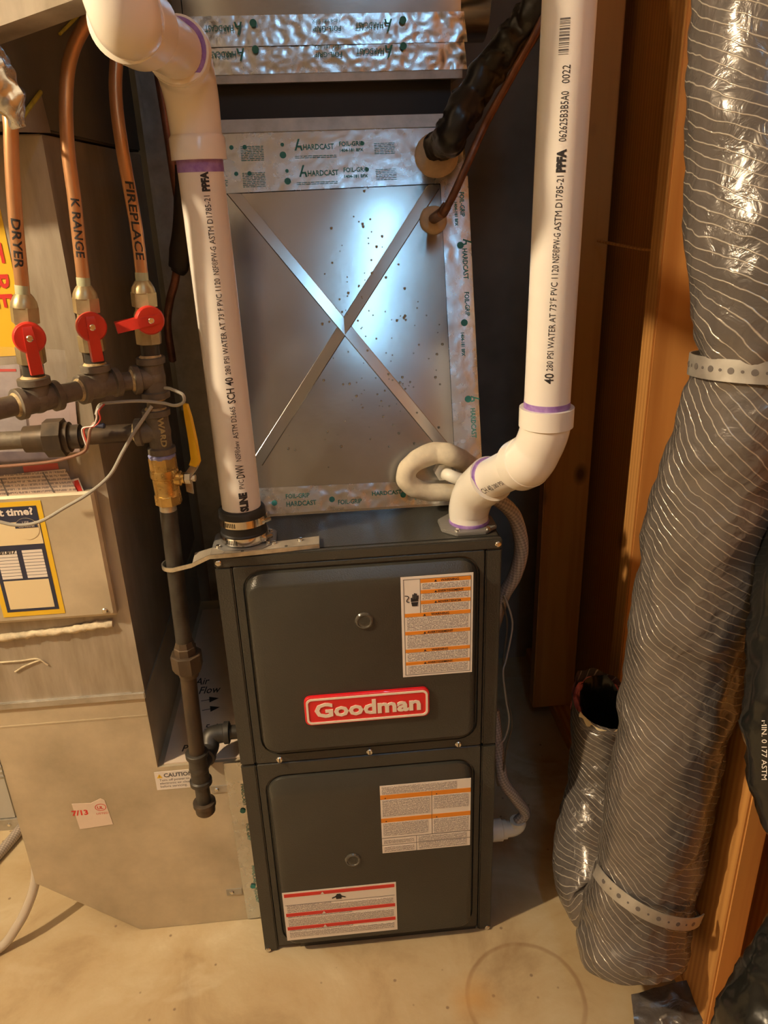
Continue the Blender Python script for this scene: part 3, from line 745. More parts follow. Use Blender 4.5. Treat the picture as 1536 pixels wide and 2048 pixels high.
# ------------------------------------------------------------------ supply plenum above
PYF = .392
ple = thing('supply_plenum', (W/2, .55, 1.565), 'galvanised supply plenum with wrinkled foil tape above the coil cabinet', 'duct')
obj('casing', MB().box(0, W, PYF, .72, 1.567, 2.44), 'galv_blue', ple, smooth=0, bevel=.002)
obj('hem', MB().box(-.002, W+.002, PYF-.004, PYF+.01, 1.565, 1.582), 'galv', ple, smooth=0)
obj('side_strip', MB().box(-.016, -.001, PYF-.002, .72, 1.567, 2.44), 'galv_blue', ple, smooth=0)
for z0, z1, sd in ((1.578, 1.625, 11), (1.618, 1.662, 14)):
    g0 = crinkle(.0016, 34, sd)
    mb = MB().grid((.0, PYF-.004-(.002 if sd == 14 else .0), z0), (W+.010, PYF-.004, z0), (.0, PYF-.002, z1), (W+.004, PYF-.002, z1), 120, 18, lambda p, u, v: g0(p)+.004*max(0, u-.88)*8*fnoise(p, 50, 3)+.0015)
    tp = obj('foil_tape', mb, 'foil', ple, smooth=50)
    rows = []; lm = []; tms = []
    for xx in (.415-.09, .17-.09, -.02):
        zz = z1-.014
        if xx > 0:
            tm = MB(); tms.append(tm); flat_text(tm, 'HARDCAST', .0125, (xx, PYF-.0065, zz), (-1, 0, 0), (0, 0, -1), fit=.046, lift=.0035, dispf=g0, bold=.00012)
            tm = MB(); tms.append(tm); flat_text(tm, 'FOIL-GRIP', .0105, (xx-.07, PYF-.0065, zz-.004), (-1, 0, 0), (0, 0, -1), fit=.046, lift=.0035, dispf=g0, bold=.00012)
            tm = MB(); tms.append(tm); flat_text(tm, '1404-181 BFX', .0068, (xx-.07, PYF-.0065, zz+.006), (-1, 0, 0), (0, 0, -1), fit=.046, lift=.0035, dispf=g0)
        if xx+.012 > .01: hlogo(lm, (xx+.014, PYF-.0085, zz+.004), (-1, 0, 0), (0, 0, -1), .018, g0)
        if xx+.04 > .01: leaf(lm, (xx+.032, PYF-.0085, zz+.002), (1, 0, 0), (0, 0, 1), .0058, g0)
    each('tape_print', tms, 'foil_ink', tp, smooth=0); each('tape_emblem', lm, 'foil_ink', tp, smooth=0)
# round take-off on the right of the plenum
obj('round_collar', MB().lathe((W+.0, .50, 1.70), (1, 0, 0), [(0, .072), (.012, .072), (.012, .067), (.06, .067), (.06, .062)], 32), 'galv_blue', ple)

# ------------------------------------------------------------------ exhaust vent (left) and air intake (right)
R2 = .0305; RH = .0366
ex0 = V((.046, .052, H))
ven = thing('vent_pipe', ex0, 'white plastic exhaust pipe in a black rubber coupling at furnace top left', 'pipe')
vx, vy = ex0.x, ex0.y
def tilt(z): return V((vx-.004*(z-.95)/.5, vy, z))
obj('pipe', MB().tube([tilt(.93), tilt(1.1), tilt(1.3), tilt(1.455)], R2, 40), 'pvc', ven)
# flange plate
mb = MB(); n = 8
poly = []
for (sx, sy, c) in ((1, 1, .02), (-1, 1, .02), (-1, -1, .02), (1, -1, .02)):
    hx_, hy_ = .05, .045
    a = V((sx*hx_, sy*(hy_-c), 0)); b = V((sx*(hx_-c), sy*hy_, 0))
    poly += [a, b] if sx*sy > 0 else [b, a]
mb.prism([ex0+q for q in poly], (0, 0, .007))
fl = obj('flange', mb, 'flange_grey', ven, smooth=0, bevel=.0015)
for dx, dy in ((-.04, -.028), (.038, -.026), (.040, .020), (-.038, .022)):
    screw(fl, ex0+V((dx, dy, .007)), (0, 0, 1), hexr=.0034, name='flange_screw')
cpl = obj('rubber_coupling', MB().lathe(ex0+V((0, 0, .007)), (0, 0, 1), [(0, .036), (.002, .0375), (.016, .0375), (.018, .036), (.037, .036), (.039, .037), (.052, .037), (.055, .0355), (.057, .031)], 40), 'rubber', ven)
for z0 in (.009, .0385):
    cl = obj('hose_clamp', MB().lathe(ex0+V((0, 0, z0)), (0, 0, 1), [(0, .0376), (.0, .0386), (.0125, .0386), (.0125, .0376)], 48), 'chrome', cpl)
    for k in range(7):
        a = math.radians(232+k*4.2)
        d = V((math.cos(a), math.sin(a), 0)); s = V((-d.y, d.x, 0))
        q = ex0+d*.0387+V((0, 0, z0+.0022))
    obj('clamp_screw', MB().lathe(ex0+V((.030, -.026, z0+.006)), (.75, .65, 0), [(0, .005), (.004, .0052), (.006, .0036), (.018, .0036)], 10), 'chrome', cpl)
for z0 in (.009, .0385):
    mb = MB()
    for k in range(7):
        a = math.radians(228+k*4.6); d = V((math.cos(a), math.sin(a), 0)); s = V((-d.y, d.x, 0)); q = ex0+d*.0388+V((0, 0, z0+.0025))
        mb.prism([q-s*.0006, q+s*.0006, q+s*.0006+V((0, 0, .0075)), q-s*.0006+V((0, 0, .0075))], d*.0003)
    obj('clamp_slots', mb, 'rubber', cpl, smooth=0)
# coupling and elbows
top = tilt(1.455)
obj('primer_stain', MB().lathe(tilt(1.424), (0, 0, 1), [(0, R2+.0002), (.0, R2+.0004), (.016, R2+.0004), (.016, R2+.0002)], 40), 'primer', ven)
el1 = [tilt(1.455), tilt(1.485), tilt(1.50)+V((0, -.006, 0)), V((.041, .022, 1.532)), V((.040, -.008, 1.548)), V((.038, -.03, 1.554))]
p_ring = V((.041, -.034, 1.5535)); dirh = (V((.022, -.145, 1.563))-p_ring).normalized()
sp = spline([tilt(1.44), tilt(1.475), V((.0425, .040, 1.512)), V((.042, .010, 1.541)), p_ring], 8)
obj('elbow', MB().tube(sp, lerp_list([.0335, .0335, .0345, .0355, .0372], len(sp)), 40), 'pvc_fit', ven, smooth=60)
obj('socket_rim', MB().lathe(tilt(1.439), (0, 0, 1), [(0, .031), (0, RH), (.026, RH), (.030, .034)], 40), 'pvc_fit', ven)
obj('primer_ring', MB().lathe(p_ring, dirh, [(-.004, .0355), (.0005, .0355), (.0012, .0315), (.0035, .0310), (.004, .0300)], 40), 'primer', ven)
obj('socket_rim', MB().lathe(p_ring-dirh*.016, dirh, [(0, .034), (.003, .0382), (.0155, .0382), (.0158, .0350)], 40), 'pvc_fit', ven)
p_hub = PD(283, 58, .79)
obj('pipe', MB().tube([p_ring-dirh*.01, p_ring+(p_hub-p_ring)*.5, p_hub], R2, 40), 'pvc', ven)
d2 = (p_hub-p_ring).normalized()
hub2 = PD(258, 30, .735); topo = hub2+V((-.010, -.014, .055)); topo2 = topo+V((-.008, -.008, .12))
sp = spline([p_hub-d2*.004, p_hub+d2*.03, hub2+d2*.012, topo, topo2], 8)
obj('elbow', MB().tube(sp, lerp_list([.0335]*5, len(sp)), 40), 'pvc_fit', ven, smooth=60)
obj('socket_rim', MB().lathe(p_hub, d2, [(0, .031), (0, .0385), (.046, .0385), (.050, .0335)], 40), 'pvc_fit', ven)
# long pipe to the ceiling
obj('pipe', MB().tube([topo2, V((topo2.x-.02, topo2.y-.02, 2.0)), V((topo2.x-.04, topo2.y-.03, 2.44))], R2, 32), 'pvc', ven)
# print on the vent pipe: (text, y px start(bottom), y px end(top), cap size, bold)
def pipe_print(parent, rows, axis_fn, yplane, ang, r):
    mb = MB()
    for s, v0, v1, u, size, bold in rows:
        z0 = PY(u, v0, yplane).z; z1 = PY(u, v1, yplane).z
        p0 = axis_fn(z0); p1 = axis_fn(z1); t = (p1-p0)
        up = V((-math.cos(ang), -math.sin(ang), 0))
        cyl_text(mb, s, size, p0, t, up, r+.0003, fit=t.length, bold=bold)
    return obj('printing', mb, 'ink', parent, smooth=0)
rows = [('SLINE', 1022, 984, 495, .0165, .0011), ('PVC', 976, 958, 493, .0115, .0), ('DWV', 955, 928, 490, .0185, .0002), ('NSF\u00aedwv', 921, 881, 486, .0115, .0), ('ASTM D2665', 876, 812, 482, .0115, .0),
        ('SCH 40', 806, 754, 468, .0165, .0002), ('280 PSI WATER AT 73\u00b0F PVC 1120', 749, 556, 450, .0115, .0), ('NSF\u00aePW-G', 549, 493, 435, .0115, .0), ('ASTM D1785-21', 488, 391, 425, .0115, .0), ('PPFA', 383, 343, 412, .0135, .0009), ('07', 331, 317, 405, .0115, .0)]
pipe_print(ven, rows, tilt, .025, math.radians(14), R2)

ix0 = V((.414, .062, H))
inl = thing('intake_pipe', ix0, 'white plastic intake pipe with two offset elbows at furnace top right', 'pipe')
poly = []
for (sx, sy, c) in ((1, 1, .022), (-1, 1, .022), (-1, -1, .022), (1, -1, .022)):
    a = V((sx*.046, sy*(.042-c), 0)); b = V((sx*(.046-c), sy*.042, 0)); poly += [a, b] if sx*sy > 0 else [b, a]
fl = obj('flange', MB().prism([ix0+V((-.004, -.002, 0))+q for q in poly], (0, 0, .006)), 'flange_grey', inl, smooth=0, bevel=.0012)
for dx, dy in ((-.026, -.035), (.024, -.036), (.03, .03)): screw(fl, ix0+V((dx, dy, .006)), (0, 0, 1), hexr=.0034, name='flange_screw')
pU = V((.484, -.105, 1.105)); pL = ix0+V((0, 0, .028))
d45 = (pU+V((0, 0, -.035))-(pL+V((0, 0, .02)))).normalized()
sp = spline([ix0+V((0, 0, .004)), ix0+V((0, 0, .03)), ix0+V((.006, -.014, .062)), ix0+V((.016, -.040, .087)), ix0+V((.023, -.058, .102))], 8)
eL = sp[-1]
obj('elbow', MB().tube(sp, lerp_list([.0315, .0335, .0345, .0360, .0368], len(sp)), 40), 'pvc_fit', inl, smooth=60)
obj('primer_ring', MB().lathe(ix0+V((0, 0, .006)), (0, 0, 1), [(0, .033), (.002, .0335), (.005, .0325), (.0055, .031)], 40), 'primer', inl)
eU0 = V((.465, -.078, 1.030))
dm = (eU0-eL).normalized()
obj('primer_ring', MB().lathe(eL, dm, [(-.003, .0345), (.0003, .0345), (.001, .0315), (.003, .0308), (.0032, .03)], 40), 'primer', inl)
obj('pipe', MB().tube([eL-dm*.01, eL+(eU0-eL)*.5, eU0], R2, 40), 'pvc', inl)
eU1 = V((.4845, -.108, 1.118))
sp = spline([eU0-dm*.016, eU0+dm*.012, V((.4775, -.098, 1.058)), V((.4835, -.1075, 1.088)), eU1], 8)
obj('elbow', MB().tube(sp, lerp_list([.0366, .0362, .0335, .0335, .0340], len(sp)), 40), 'pvc_fit', inl, smooth=60)
obj('socket_rim', MB().lathe(eU0-dm*.014, dm, [(0, .031), (.0005, .0378), (.024, .0378), (.027, .034)], 40), 'pvc_fit', inl)
obj('primer_ring', MB().lathe(eU0-dm*.016, dm, [(-.0005, .0312), (-.0015, .0345), (.001, .0362), (.002, .030)], 40), 'primer', inl)
obj('socket_rim', MB().lathe(eU1+V((0, 0, -.026)), (0, 0, 1), [(0, .034), (.001, RH), (.027, RH), (.027, .031)], 40), 'pvc_fit', inl)
def itilt(z): return V((.4845+.008*(z-1.12), -.108+.012*(z-1.12), z))
obj('primer_stain', MB().lathe(itilt(1.119), (0, 0, 1), [(0, R2+.0002), (0, R2+.0004), (.008, R2+.0004), (.008, R2+.0002)], 40), 'primer', inl)
obj('pipe', MB().tube([itilt(1.10), itilt(1.4), itilt(1.8), itilt(2.44)], R2, 40), 'pvc', inl)
rows = [('40', 769, 748, 1085, .0165, .0002), ('280 PSI WATER AT 73\u00b0F PVC 1120', 743, 532, 1090, .0115, .0), ('NSF\u00aePW-G', 527, 468, 1098, .0115, .0), ('ASTM D1785-21', 463, 353, 1105, .0115, .0), ('PPFA', 346, 299, 1112, .0135, .0009),
        ('062625B3B5A0', 284, 183, 1115, .0125, .0), ('0022', 167, 130, 1122, .0125, .0)]
pipe_print(inl, rows, itilt, -.136, math.radians(-16), R2)
mb = MB(); random.seed(3)
z = PY(1112, 108, -.136).z; z1 = PY(1112, 32, -.136).z
while z < z1:
    wd = random.choice((.0006, .0006, .0012, .0018)); up = V((-math.cos(-.28), -math.sin(-.28), 0)); tq = V((0, 0, 1)); nn = tq.cross(up)
    rg = [[itilt(zz)+(nn*math.cos(th)+up*math.sin(th))*(R2+.0003) for th in (-.05, .07, .19, .31)] for zz in (z, z+wd)]
    mb.rings(rg, False, False, closed=False); z += wd+random.choice((.0006, .0009, .0015))
obj('barcode', mb, 'ink_grey', inl, smooth=0)
upm = (CAM-eL+V((.35, 0, 0))).cross(dm); mb = MB(); cyl_text(mb, 'CH 40', .0150, eL+dm*.005, dm, upm, R2+.0003, fit=.032); cyl_text(mb, '280 PSI', .0105, eL+dm*.041, dm, upm, R2+.0003, fit=.030)
obj('printing', mb, 'ink', inl, smooth=0)

# ------------------------------------------------------------------ gas piping
gas = thing('gas_manifold', (-.075, .03, .33), 'black iron gas manifold with tees, union and drip leg beside the furnace', 'gas pipe')
RP = .0133
def tee(c, dirs, L_=.030, name='tee', mt='iron', r=.0165, rc=.0205, dope=True):
    c = V(c); mb = MB().sphere(c, r*1.08, 10)
    for d in dirs:
        d = V(d).normalized()
        mb.lathe(c, d, [(0, r), (L_-.011, r), (L_-.009, rc), (L_-.001, rc), (L_, rc-.0015), (L_, RP-.001)], 24)
    o = obj(name, mb, mt, gas, smooth=45)
    if dope:
        for d in dirs:
            d = V(d).normalized()
            dm_ = MB().lathe(c+d*(L_-.001), d, [(0, .0163), (.0012, .0158), (.0028, .0143), (.004, RP)], 24)
            obj('thread_sealant', dm_, 'dope', o)
    return o
def nipple(a, b, mt='iron', r=RP, name='nipple'): return obj(name, MB().tube([a, (V(a)+V(b))/2, b], r, 24), mt, gas)
T1, T2, T3 = V((-.188, -.066, 1.155)), V((-.126, .0, 1.155)), V((-.057, .035, 1.155))
T0 = T1+(T1-T2).normalized()*.13
d12 = (T2-T1).normalized(); d23 = (T3-T2).normalized()
tee(T1, [d12, -d12, (0, 0, 1)]); tee(T2, [d12*.5+d23*.5, -d12, (0, 0, 1)])
tee(T3, [-d23, (0, 0, 1), (0, 0, -1)])
nipple(T1+d12*.02, T2-d12*.02); nipple(T2+d23*.02, T3-d23*.02); nipple(T0, T1-d12*.02)
# risers with red handled valves
def hexa(mb, p, ax, prof, n=6): return mb.lathe(p, ax, prof, n)
def riser(T, top, lever, label_face):
    x, y = T.x, T.y; zb = T.z
    ax = (V(top)-V((x, y, zb))).normalized()
    def at(z): k = (z-zb)/(top.z-zb); return V((x, y, zb))+(V(top)-V((x, y, zb)))*k
    nipple(at(zb+.02), at(zb+.052), 'iron_black')
    vb = MB()
    hexa(vb, at(zb+.048), ax, [(0, .0165), (.001, .0178), (.022, .0178), (.023, .016)], 8)
    vb.lathe(at(zb+.071), ax, [(0, .0155), (.006, .0168), (.018, .0168), (.024, .0135), (.034, .0125)], 24)
    f = V(label_face).normalized(); c = at(zb+.083)
    vb.lathe(c, f, [(0, .009), (.016, .009), (.017, .006), (.022, .006)], 16)
    v_ = obj('gas_valve', vb, 'brass', gas, smooth=40)
    hb = MB().lathe(c+f*.0165, f, [(0, .0175), (.002, .0195), (.012, .0195), (.0145, .0175), (.0150, .0)], 32)
    lv = V(lever).normalized(); s = f.cross(lv).normalized()
    a = c+f*.0175-lv*.014
    def ring(p, wd, h0, h1): return [p-s*wd+f*h0, p+s*wd+f*h0, p+s*wd*.85+f*h1, p-s*wd*.85+f*h1]
    hb.rings([ring(a, .0062, .004, .0155), ring(a+lv*.014, .0074, .002, .019), ring(a+lv*.035, .0082, .002, .015), ring(a+lv*.060, .0085, .003, .012)])
    obj('valve_handle', hb, 'red_plastic', v_, smooth=40)
    obj('handle_screw', MB().lathe(c+f*.034+s*.0, f, [(0, .0042), (.002, .0042), (.003, .003)], 14), 'steel_screw', v_)
    return at(zb+.103)
face = V((.36, -.90, .05))
c1b = riser(T1, V((-.180, -.066, 1.30)), (.02, 0, -1), face)
c2b = riser(T2, V((-.123, .0, 1.30)), (.02, 0, -1), face)
c3b = riser(T3, V((-.053, .037, 1.30)), (-1, -.25, -.16), face)
# copper lines with flare nuts
def copper(base, pts, label, txt, span, nm_mat='copper'):
    t = thing('copper_gas_line', base, label, 'pipe', 'copper gas lines')
    sp = spline([base-V((0, 0, .004))]+pts, 10)
    obj('tubing', MB().tube(sp, .0084, 20), nm_mat, t)
    ax = (sp[4]-sp[0]).normalized()
    mb = MB(); mb.lathe(base-ax*.004, ax, [(0, .0155), (.001, .0175), (.020, .0175), (.021, .016)], 6); mb.lathe(base+ax*.016, ax, [(0, .0165), (.006, .0155), (.012, .0125), (.016, .0095)], 24)
    obj('flare_nut', mb, 'brass', t, smooth=25)
    obj('patina_ring', MB().lathe(base+ax*.03, ax, [(0, .0088), (.012, .0088), (.013, .0084)], 20), mat('patina', (0.42, 0.44, 0.28), .7, .2), t)
    mb = MB(); a, b = V(span[0]), V(span[1]); d = (b-a)
    cyl_text(mb, txt, .0155, a, d, V((1, .25, 0)), .0088, fit=d.length, bold=.0003, shear=.1)
    obj('handwriting', mb, 'ink', t, smooth=0)
s1 = [PY(35, 480, -.066), PY(27, 380, -.066), PY(23, 300, -.066), PY(21, 245, -.064), PY(12, 205, -.055), PY(-20, 165, -.045), PY(-70, 130, -.04)]
copper(c1b, s1, 'short bright copper gas line with handwritten DRYER above leftmost red valve', 'DRYER', (PY(32, 436, -.066), PY(40, 535, -.066)))
s2 = [PY(160, 500, 0), PY(149, 400, 0), PY(136, 300, .002), PY(132, 200, .008), PY(140, 120, .02), PY(168, 55, .04), PY(230, -30, .08)]
copper(c2b, s2, 'curved copper gas line with handwritten K RANGE above middle red valve', 'K RANGE', (PY(150, 396, 0), PY(162, 515, 0)))
s3 = [PY(276, 480, .037), PY(263, 400, .038), PY(245, 300, .045), PY(233, 210, .055), PY(232, 140, .065), PY(245, 60, .08), PY(300, -30, .10)]
copper(c3b, s3, 'curved copper gas line with handwritten FIREPLACE above red valve turned sideways', 'FIREPLACE', (PY(258, 362, .037), PY(281, 520, .037)))
# lower branch and the drop to the furnace
T4 = V((-.060, .033, 1.075))
tee(T4, [(0, 0, 1), (0, 0, -1), (-1, -.02, 0)], .034)
mb = MB(); flat_text(mb, 'WARD', .0115, T4+V((.004, -.0166, .024)), (0, 0, -1), (1, 0, 0), thick=.0015, bold=.0004, fit=.045)
obj('cast_lettering', mb, 'brass', gas, smooth=0)
nipple(T3-V((0, 0, .025)), T4+V((0, 0, .025)))
nipple(T4+V((-.02, 0, 0)), V((-.178, .028, 1.075)), 'iron_rust')
un = MB(); un.lathe((-.172, .028, 1.075), (-1, 0, 0), [(0, .018), (.014, .018), (.015, .0225), (.022, .0225)], 20)
un.lathe((-.194, .028, 1.075), (-1, 0, 0), [(0, .026), (.001, .0285), (.026, .0285), (.027, .026)], 8)
un.lathe((-.221, .028, 1.075), (-1, 0, 0), [(0, .021), (.010, .020), (.03, .0195)], 20)
obj('union', un, 'iron_rust', gas, smooth=30)
nipple(V((-.24, .028, 1.075)), V((-.42, .028, 1.075)))
# brass ball valve with yellow lever
def gp_(v, y=.033): return PY(318+(v-800)*.1145 if v < 1150 else 358+(v-1150)*.113, v, y)
zv0, zv1 = 1.036, .968
gx = lambda z: -.060-.022*(1.075-z)/.70
bv = MB(); P0 = V((gx(zv0), .033, zv0))
bv.lathe(P0, (0, 0, -1), [(0, .019), (.001, .0208), (.020, .0208), (.021, .0195)], 8)
bv.lathe(P0-V((0, 0, .020)), (0, 0, -1), [(0, .0205), (.004, .0215), (.012, .0215), (.014, .0195), (.040, .0190), (.042, .020)], 24)
bv.lathe(P0-V((0, 0, .060)), (0, 0, -1), [(0, .0205), (.016, .0205), (.017, .019)], 8)
bv.lathe(P0-V((0, 0, .036)), (1, -.12, 0), [(0, .012), (.024, .012), (.026, .009), (.030, .009)], 16)
ball = obj('ball_valve', bv, 'brass_bright', gas, smooth=30)
obj('thread_sealant', MB().lathe(P0+V((0, 0, -.002)), (0, 0, 1), [(0, .0195), (.004, .0205), (.008, .018), (.010, .0165)], 24, None), 'dope_blue', ball)
hs = P0-V((0, 0, .036))+V((.033, -.004, 0))
def strip(pts, wdir, wd, th):
    mb = MB(); rg = []
    pts = [V(p) for p in pts]; wdir = V(wdir).normalized()
    for k in range(len(pts)):
        t = (pts[min(k+1, len(pts)-1)]-pts[max(k-1, 0)]).normalized(); n_ = t.cross(wdir).normalized()
        w_ = wd[k] if isinstance(wd, list) else wd
        rg.append([pts[k]-wdir*w_-n_*th, pts[k]+wdir*w_-n_*th, pts[k]+wdir*w_+n_*th, pts[k]-wdir*w_+n_*th])
    return mb.rings(rg)
wd_ = V((.72, -.69, 0))
obj('lever_plate', strip([hs+V((.002, 0, -.024)), hs+V((.002, 0, -.010)), hs+V((.002, 0, .004)), hs+V((.012, 0, .016)), hs+V((.016, 0, .026))], wd_, .008, .0010), 'zinc', ball, smooth=40)
obj('lever_grip', strip([hs+V((.012, 0, .018)), hs+V((.017, 0, .028)), hs+V((.0165, 0, .06)), hs+V((.0145, 0, .095)), hs+V((.013, 0, .115))], wd_, [.008, .0095, .0085, .007, .004], .0022), 'yellow_vinyl', ball, smooth=40)
obj('lever_nut', MB().lathe(hs+V((-.002, 0, 0)), (1, -.12, 0), [(0, .009), (.008, .009), (.009, .0055), (.015, .0055)], 6), 'zinc', ball, smooth=20)
Pv = lambda z: V((gx(z), .033, z))
nipple(Pv(.962), Pv(.945), 'zinc', RP*.98, 'thread')
nipple(Pv(.948), Pv(.70), 'iron_black', RP+.0002, 'pipe')
un = MB(); q = Pv(.712)
un.lathe(q, (0, 0, -1), [(0, .0145), (.010, .017), (.011, .0185), (.026, .0185)], 8)
un.lathe(q-V((0, 0, .024)), (0, 0, -1), [(0, .024), (.001, .0262), (.026, .0262), (.034, .0225)], 8)
un.lathe(q-V((0, 0, .057)), (0, 0, -1), [(0, .019), (.012, .0165), (.014, RP)], 20)
obj('union', un, 'iron_rust', gas, smooth=25)
nipple(Pv(.66), Pv(.455), 'iron_rust', RP+.0004, 'pipe')
T5 = Pv(.445)
tee(T5, [(0, 0, 1), (0, 0, -1), (.25, 1, 0)], .036, dope=False, mt='iron_black', rc=.0200)
nipple(T5-V((0, 0, .03)), T5-V((0, 0, .085)), 'iron_black')
obj('drip_cap', MB().lathe(T5-V((0, 0, .077)), (0, 0, -1), [(0, .0165), (.001, .0205), (.008, .0210), (.010, .0185), (.024, .0178), (.028, .0145), (.029, .005)], 24), 'iron_rust', gas)
E5 = T5+V((.018, .060, .020))
mb = MB().tube(spline([T5+V((.008, .03, .002)), T5+V((.014, .046, .006)), E5, V((-.038, T5.y+.064, E5.z+.002)), V((-.028, T5.y+.064, E5.z+.002))], 6), .0175, 20)
mb.lathe((-.040, T5.y+.064, E5.z+.002), (1, 0, 0), [(0, .0175), (.002, .0208), (.011, .0208), (.012, .018)], 24)
obj('street_elbow', mb, 'iron_black', gas, smooth=50)
nipple(V((-.032, T5.y+.064, E5.z+.002)), V((.004, T5.y+.064, E5.z+.002)), 'iron_black')

# strap that ties the drop to the furnace
st = thing('pipe_strap', (.04, .02, H), 'bent galvanised strap from gas pipe to furnace top', 'strap')
ZP, ZT = .853, H+.0045
c0 = Pv(ZP); far = .165
outer = [c0+V((math.cos(PI/2+PI*k/12)*.0185, math.sin(PI/2+PI*k/12)*.0185, 0)) for k in range(13)]
back = [V((far, .044, ZT)), V((.10, .034, ZT)), V((.03, .020, ZT)), V((-.004, .024, ZT+.001)), V((-.035, .045, ZP+.012))]
front = [V((-.035, .006, ZP+.010)), V((-.004, -.006, ZT+.001)), V((.03, -.003, ZT)), V((.10, .003, ZT)), V((far, .009, ZT))]
path = outer+front
rg = []
for k, p in enumerate(path):
    t = (path[min(k+1, len(path)-1)]-path[max(k-1, 0)]).normalized(); n_ = V((t.y, -t.x, 0)).normalized()
    rg.append([p-V((0, 0, .003)), p+n_*.002-V((0, 0, .003)), p+n_*.002+V((0, 0, .004)), p+V((0, 0, .004))])
obj('rolled_edge', MB().rings(rg), 'zinc', st, smooth=40)
bk_ = back[::-1]; mb = MB()
for k in range(4):
    mb.prism([bk_[k], front[k], front[k+1], bk_[k+1]], (0, 0, .0014))
obj('strap_plate', mb, 'galv_dirty', st, smooth=0)
for x, y in ((.093, .027), (.135, .032)): screw(st, (x, y, ZT+.0014), (0, 0, 1), hexr=.0038, name='strap_screw')
for x, y in ((.113, .014), (.045, .006), (.015, .004)): obj('strap_hole', MB().lathe((x, y, ZT+.0012), (0, 0, 1), [(0, .0025), (.0006, .0025)], 12), 'furnace_paint', st)

# ------------------------------------------------------------------ return air drop and boot on the left
RY = .08
ret = thing('return_duct', (-.31, .4, .58), 'galvanised return air duct with filter cover and stickers left of the gas pipes', 'duct')
obj('casing', MB().box(-.445, -.165, RY, .74, .580, 1.478), 'galv_dirty', ret, smooth=0, bevel=.002)
obj('corner_seam', MB().box(-.186, -.1635, RY-.0025, RY+.02, .585, 1.476), 'galv_dirty', ret, smooth=0)
obj('hem', MB().box(-.447, -.163, RY-.005, RY+.01, .572, .586), 'galv', ret, smooth=0, bevel=.0015)
cv = MB().rings([rrect(-.44, -.181, .752, .975, .003, RY-.001), rrect(-.44, -.181, .752, .975, .003, RY-.014), rrect(-.436, -.186, .757, .971, .003, RY-.017)])
fc = obj('filter_cover', cv, 'galv_boot', ret, smooth=0)
screw(ret, (-.199, RY-.017, .763), (0, -1, 0), .0050, .004, name='cover_screw')
ss = spline([PY(-40, 1285, RY-.004), PY(0, 1276, RY-.004), PY(60, 1268, RY-.004), PY(120, 1262, RY-.004), PY(180, 1252, RY-.004), PY(226, 1247, RY-.004)], 10)
obj('sealant_bead', MB().tube(ss, .0062, 12, disp=lambda p, th, a: .0035*fnoise(p, 120, 1)), 'sealant', ret, smooth=70)
mb = MB()
for pp in ([(0, 1325), (40, 1322), (75, 1318), (96, 1330)], [(30, 1344), (50, 1332), (80, 1320)]):
    mb.tube(spline([PY(u, v, RY-.0015) for u, v in pp], 5), .0016, 6)
obj('putty_smear', mb, 'sealant', ret, smooth=60)
# stickers
YS = RY-.0178
a = PY(0, 1003, YS); b = PY(80, 996, YS); c_ = PY(145, 1215, YS)
kx1 = -.263; kx0 = -.362; kz1 = .966; kz0 = .764
stk = obj('service_sticker', plate(kx0, kx1, kz0, kz1, YS, .0006), 'label_yellow', ret, smooth=0)
nv = MB(); wt = MB(); tx = MB(); crm = []; wt = []
q = plate(kx0+.008, kx1-.008, kz0+.009, kz1-.008, YS-.0004); nv.add(q.v, q.f)
obj('navy_field', nv, 'label_navy', stk, smooth=0)
q = plate(kx0+.014, kx1-.014, kz0+.014, kz0+.066, YS-.0008); crm.append(q)
q = plate(kx0+.009, kx1-.009, kz1-.073, kz1-.034, YS-.0008); crm.append(q)
each('cream_field', crm, 'label_cream', stk, smooth=0)
for i in range(9):
    z1 = kz0+.119-i*.0056
    for x0, x1 in ((kx0+.014, (kx0+kx1)/2-.004), ((kx0+kx1)/2+.004, kx1-.014)):
        q = plate(x0, x1, z1-.0046, z1, YS-.0008); wt.append(q)
each('record_line', wt, 'label_white', stk, smooth=0)
mb = MB(); flat_text(mb, 'Is it time?', .0165, (kx0+.012, YS-.0010, kz1-.022), (1, 0, 0), (0, 0, 1), fit=.072, bold=.0006)
obj('heading', mb, 'label_white', stk, smooth=0)
mb = MB().lathe((kx1-.029, YS-.0008, kz1-.046), (0, -1, 0), [(0, .0185), (.0006, .0185)], 32); obj('seal_emblem', mb, 'label_cream', stk)
mb = MB(); nn_ = 20
pts = [(kx1-.029+.0172*math.cos(PI*i/nn_), YS-.0016, kz1-.044+.0165*math.sin(PI*i/nn_)) for i in range(nn_+1)]
mb.prism(pts, (0, -.0003, 0)); obj('seal_top', mb, 'label_navy', stk, smooth=0)
mb = MB(); flat_text(mb, 'USE', .0062, (kx1-.034, YS-.0022, kz1-.037), (1, 0, 0), (0, 0, 1)); flat_text(mb, 'GENUINE', .0056, (kx1-.0415, YS-.0022, kz1-.0425), (1, 0, 0), (0, 0, 1), fit=.025)
obj('seal_lettering', mb, 'label_white', stk, smooth=0)
mb = MB(); flat_text(mb, '10/13/17', .0085, (kx0+.013, YS-.0012, kz0+.1145), (1, 0, 0), (0, 0, 1), fit=.030, bold=.0003, shear=.2)
obj('handwriting', mb, 'ink', stk, smooth=0)
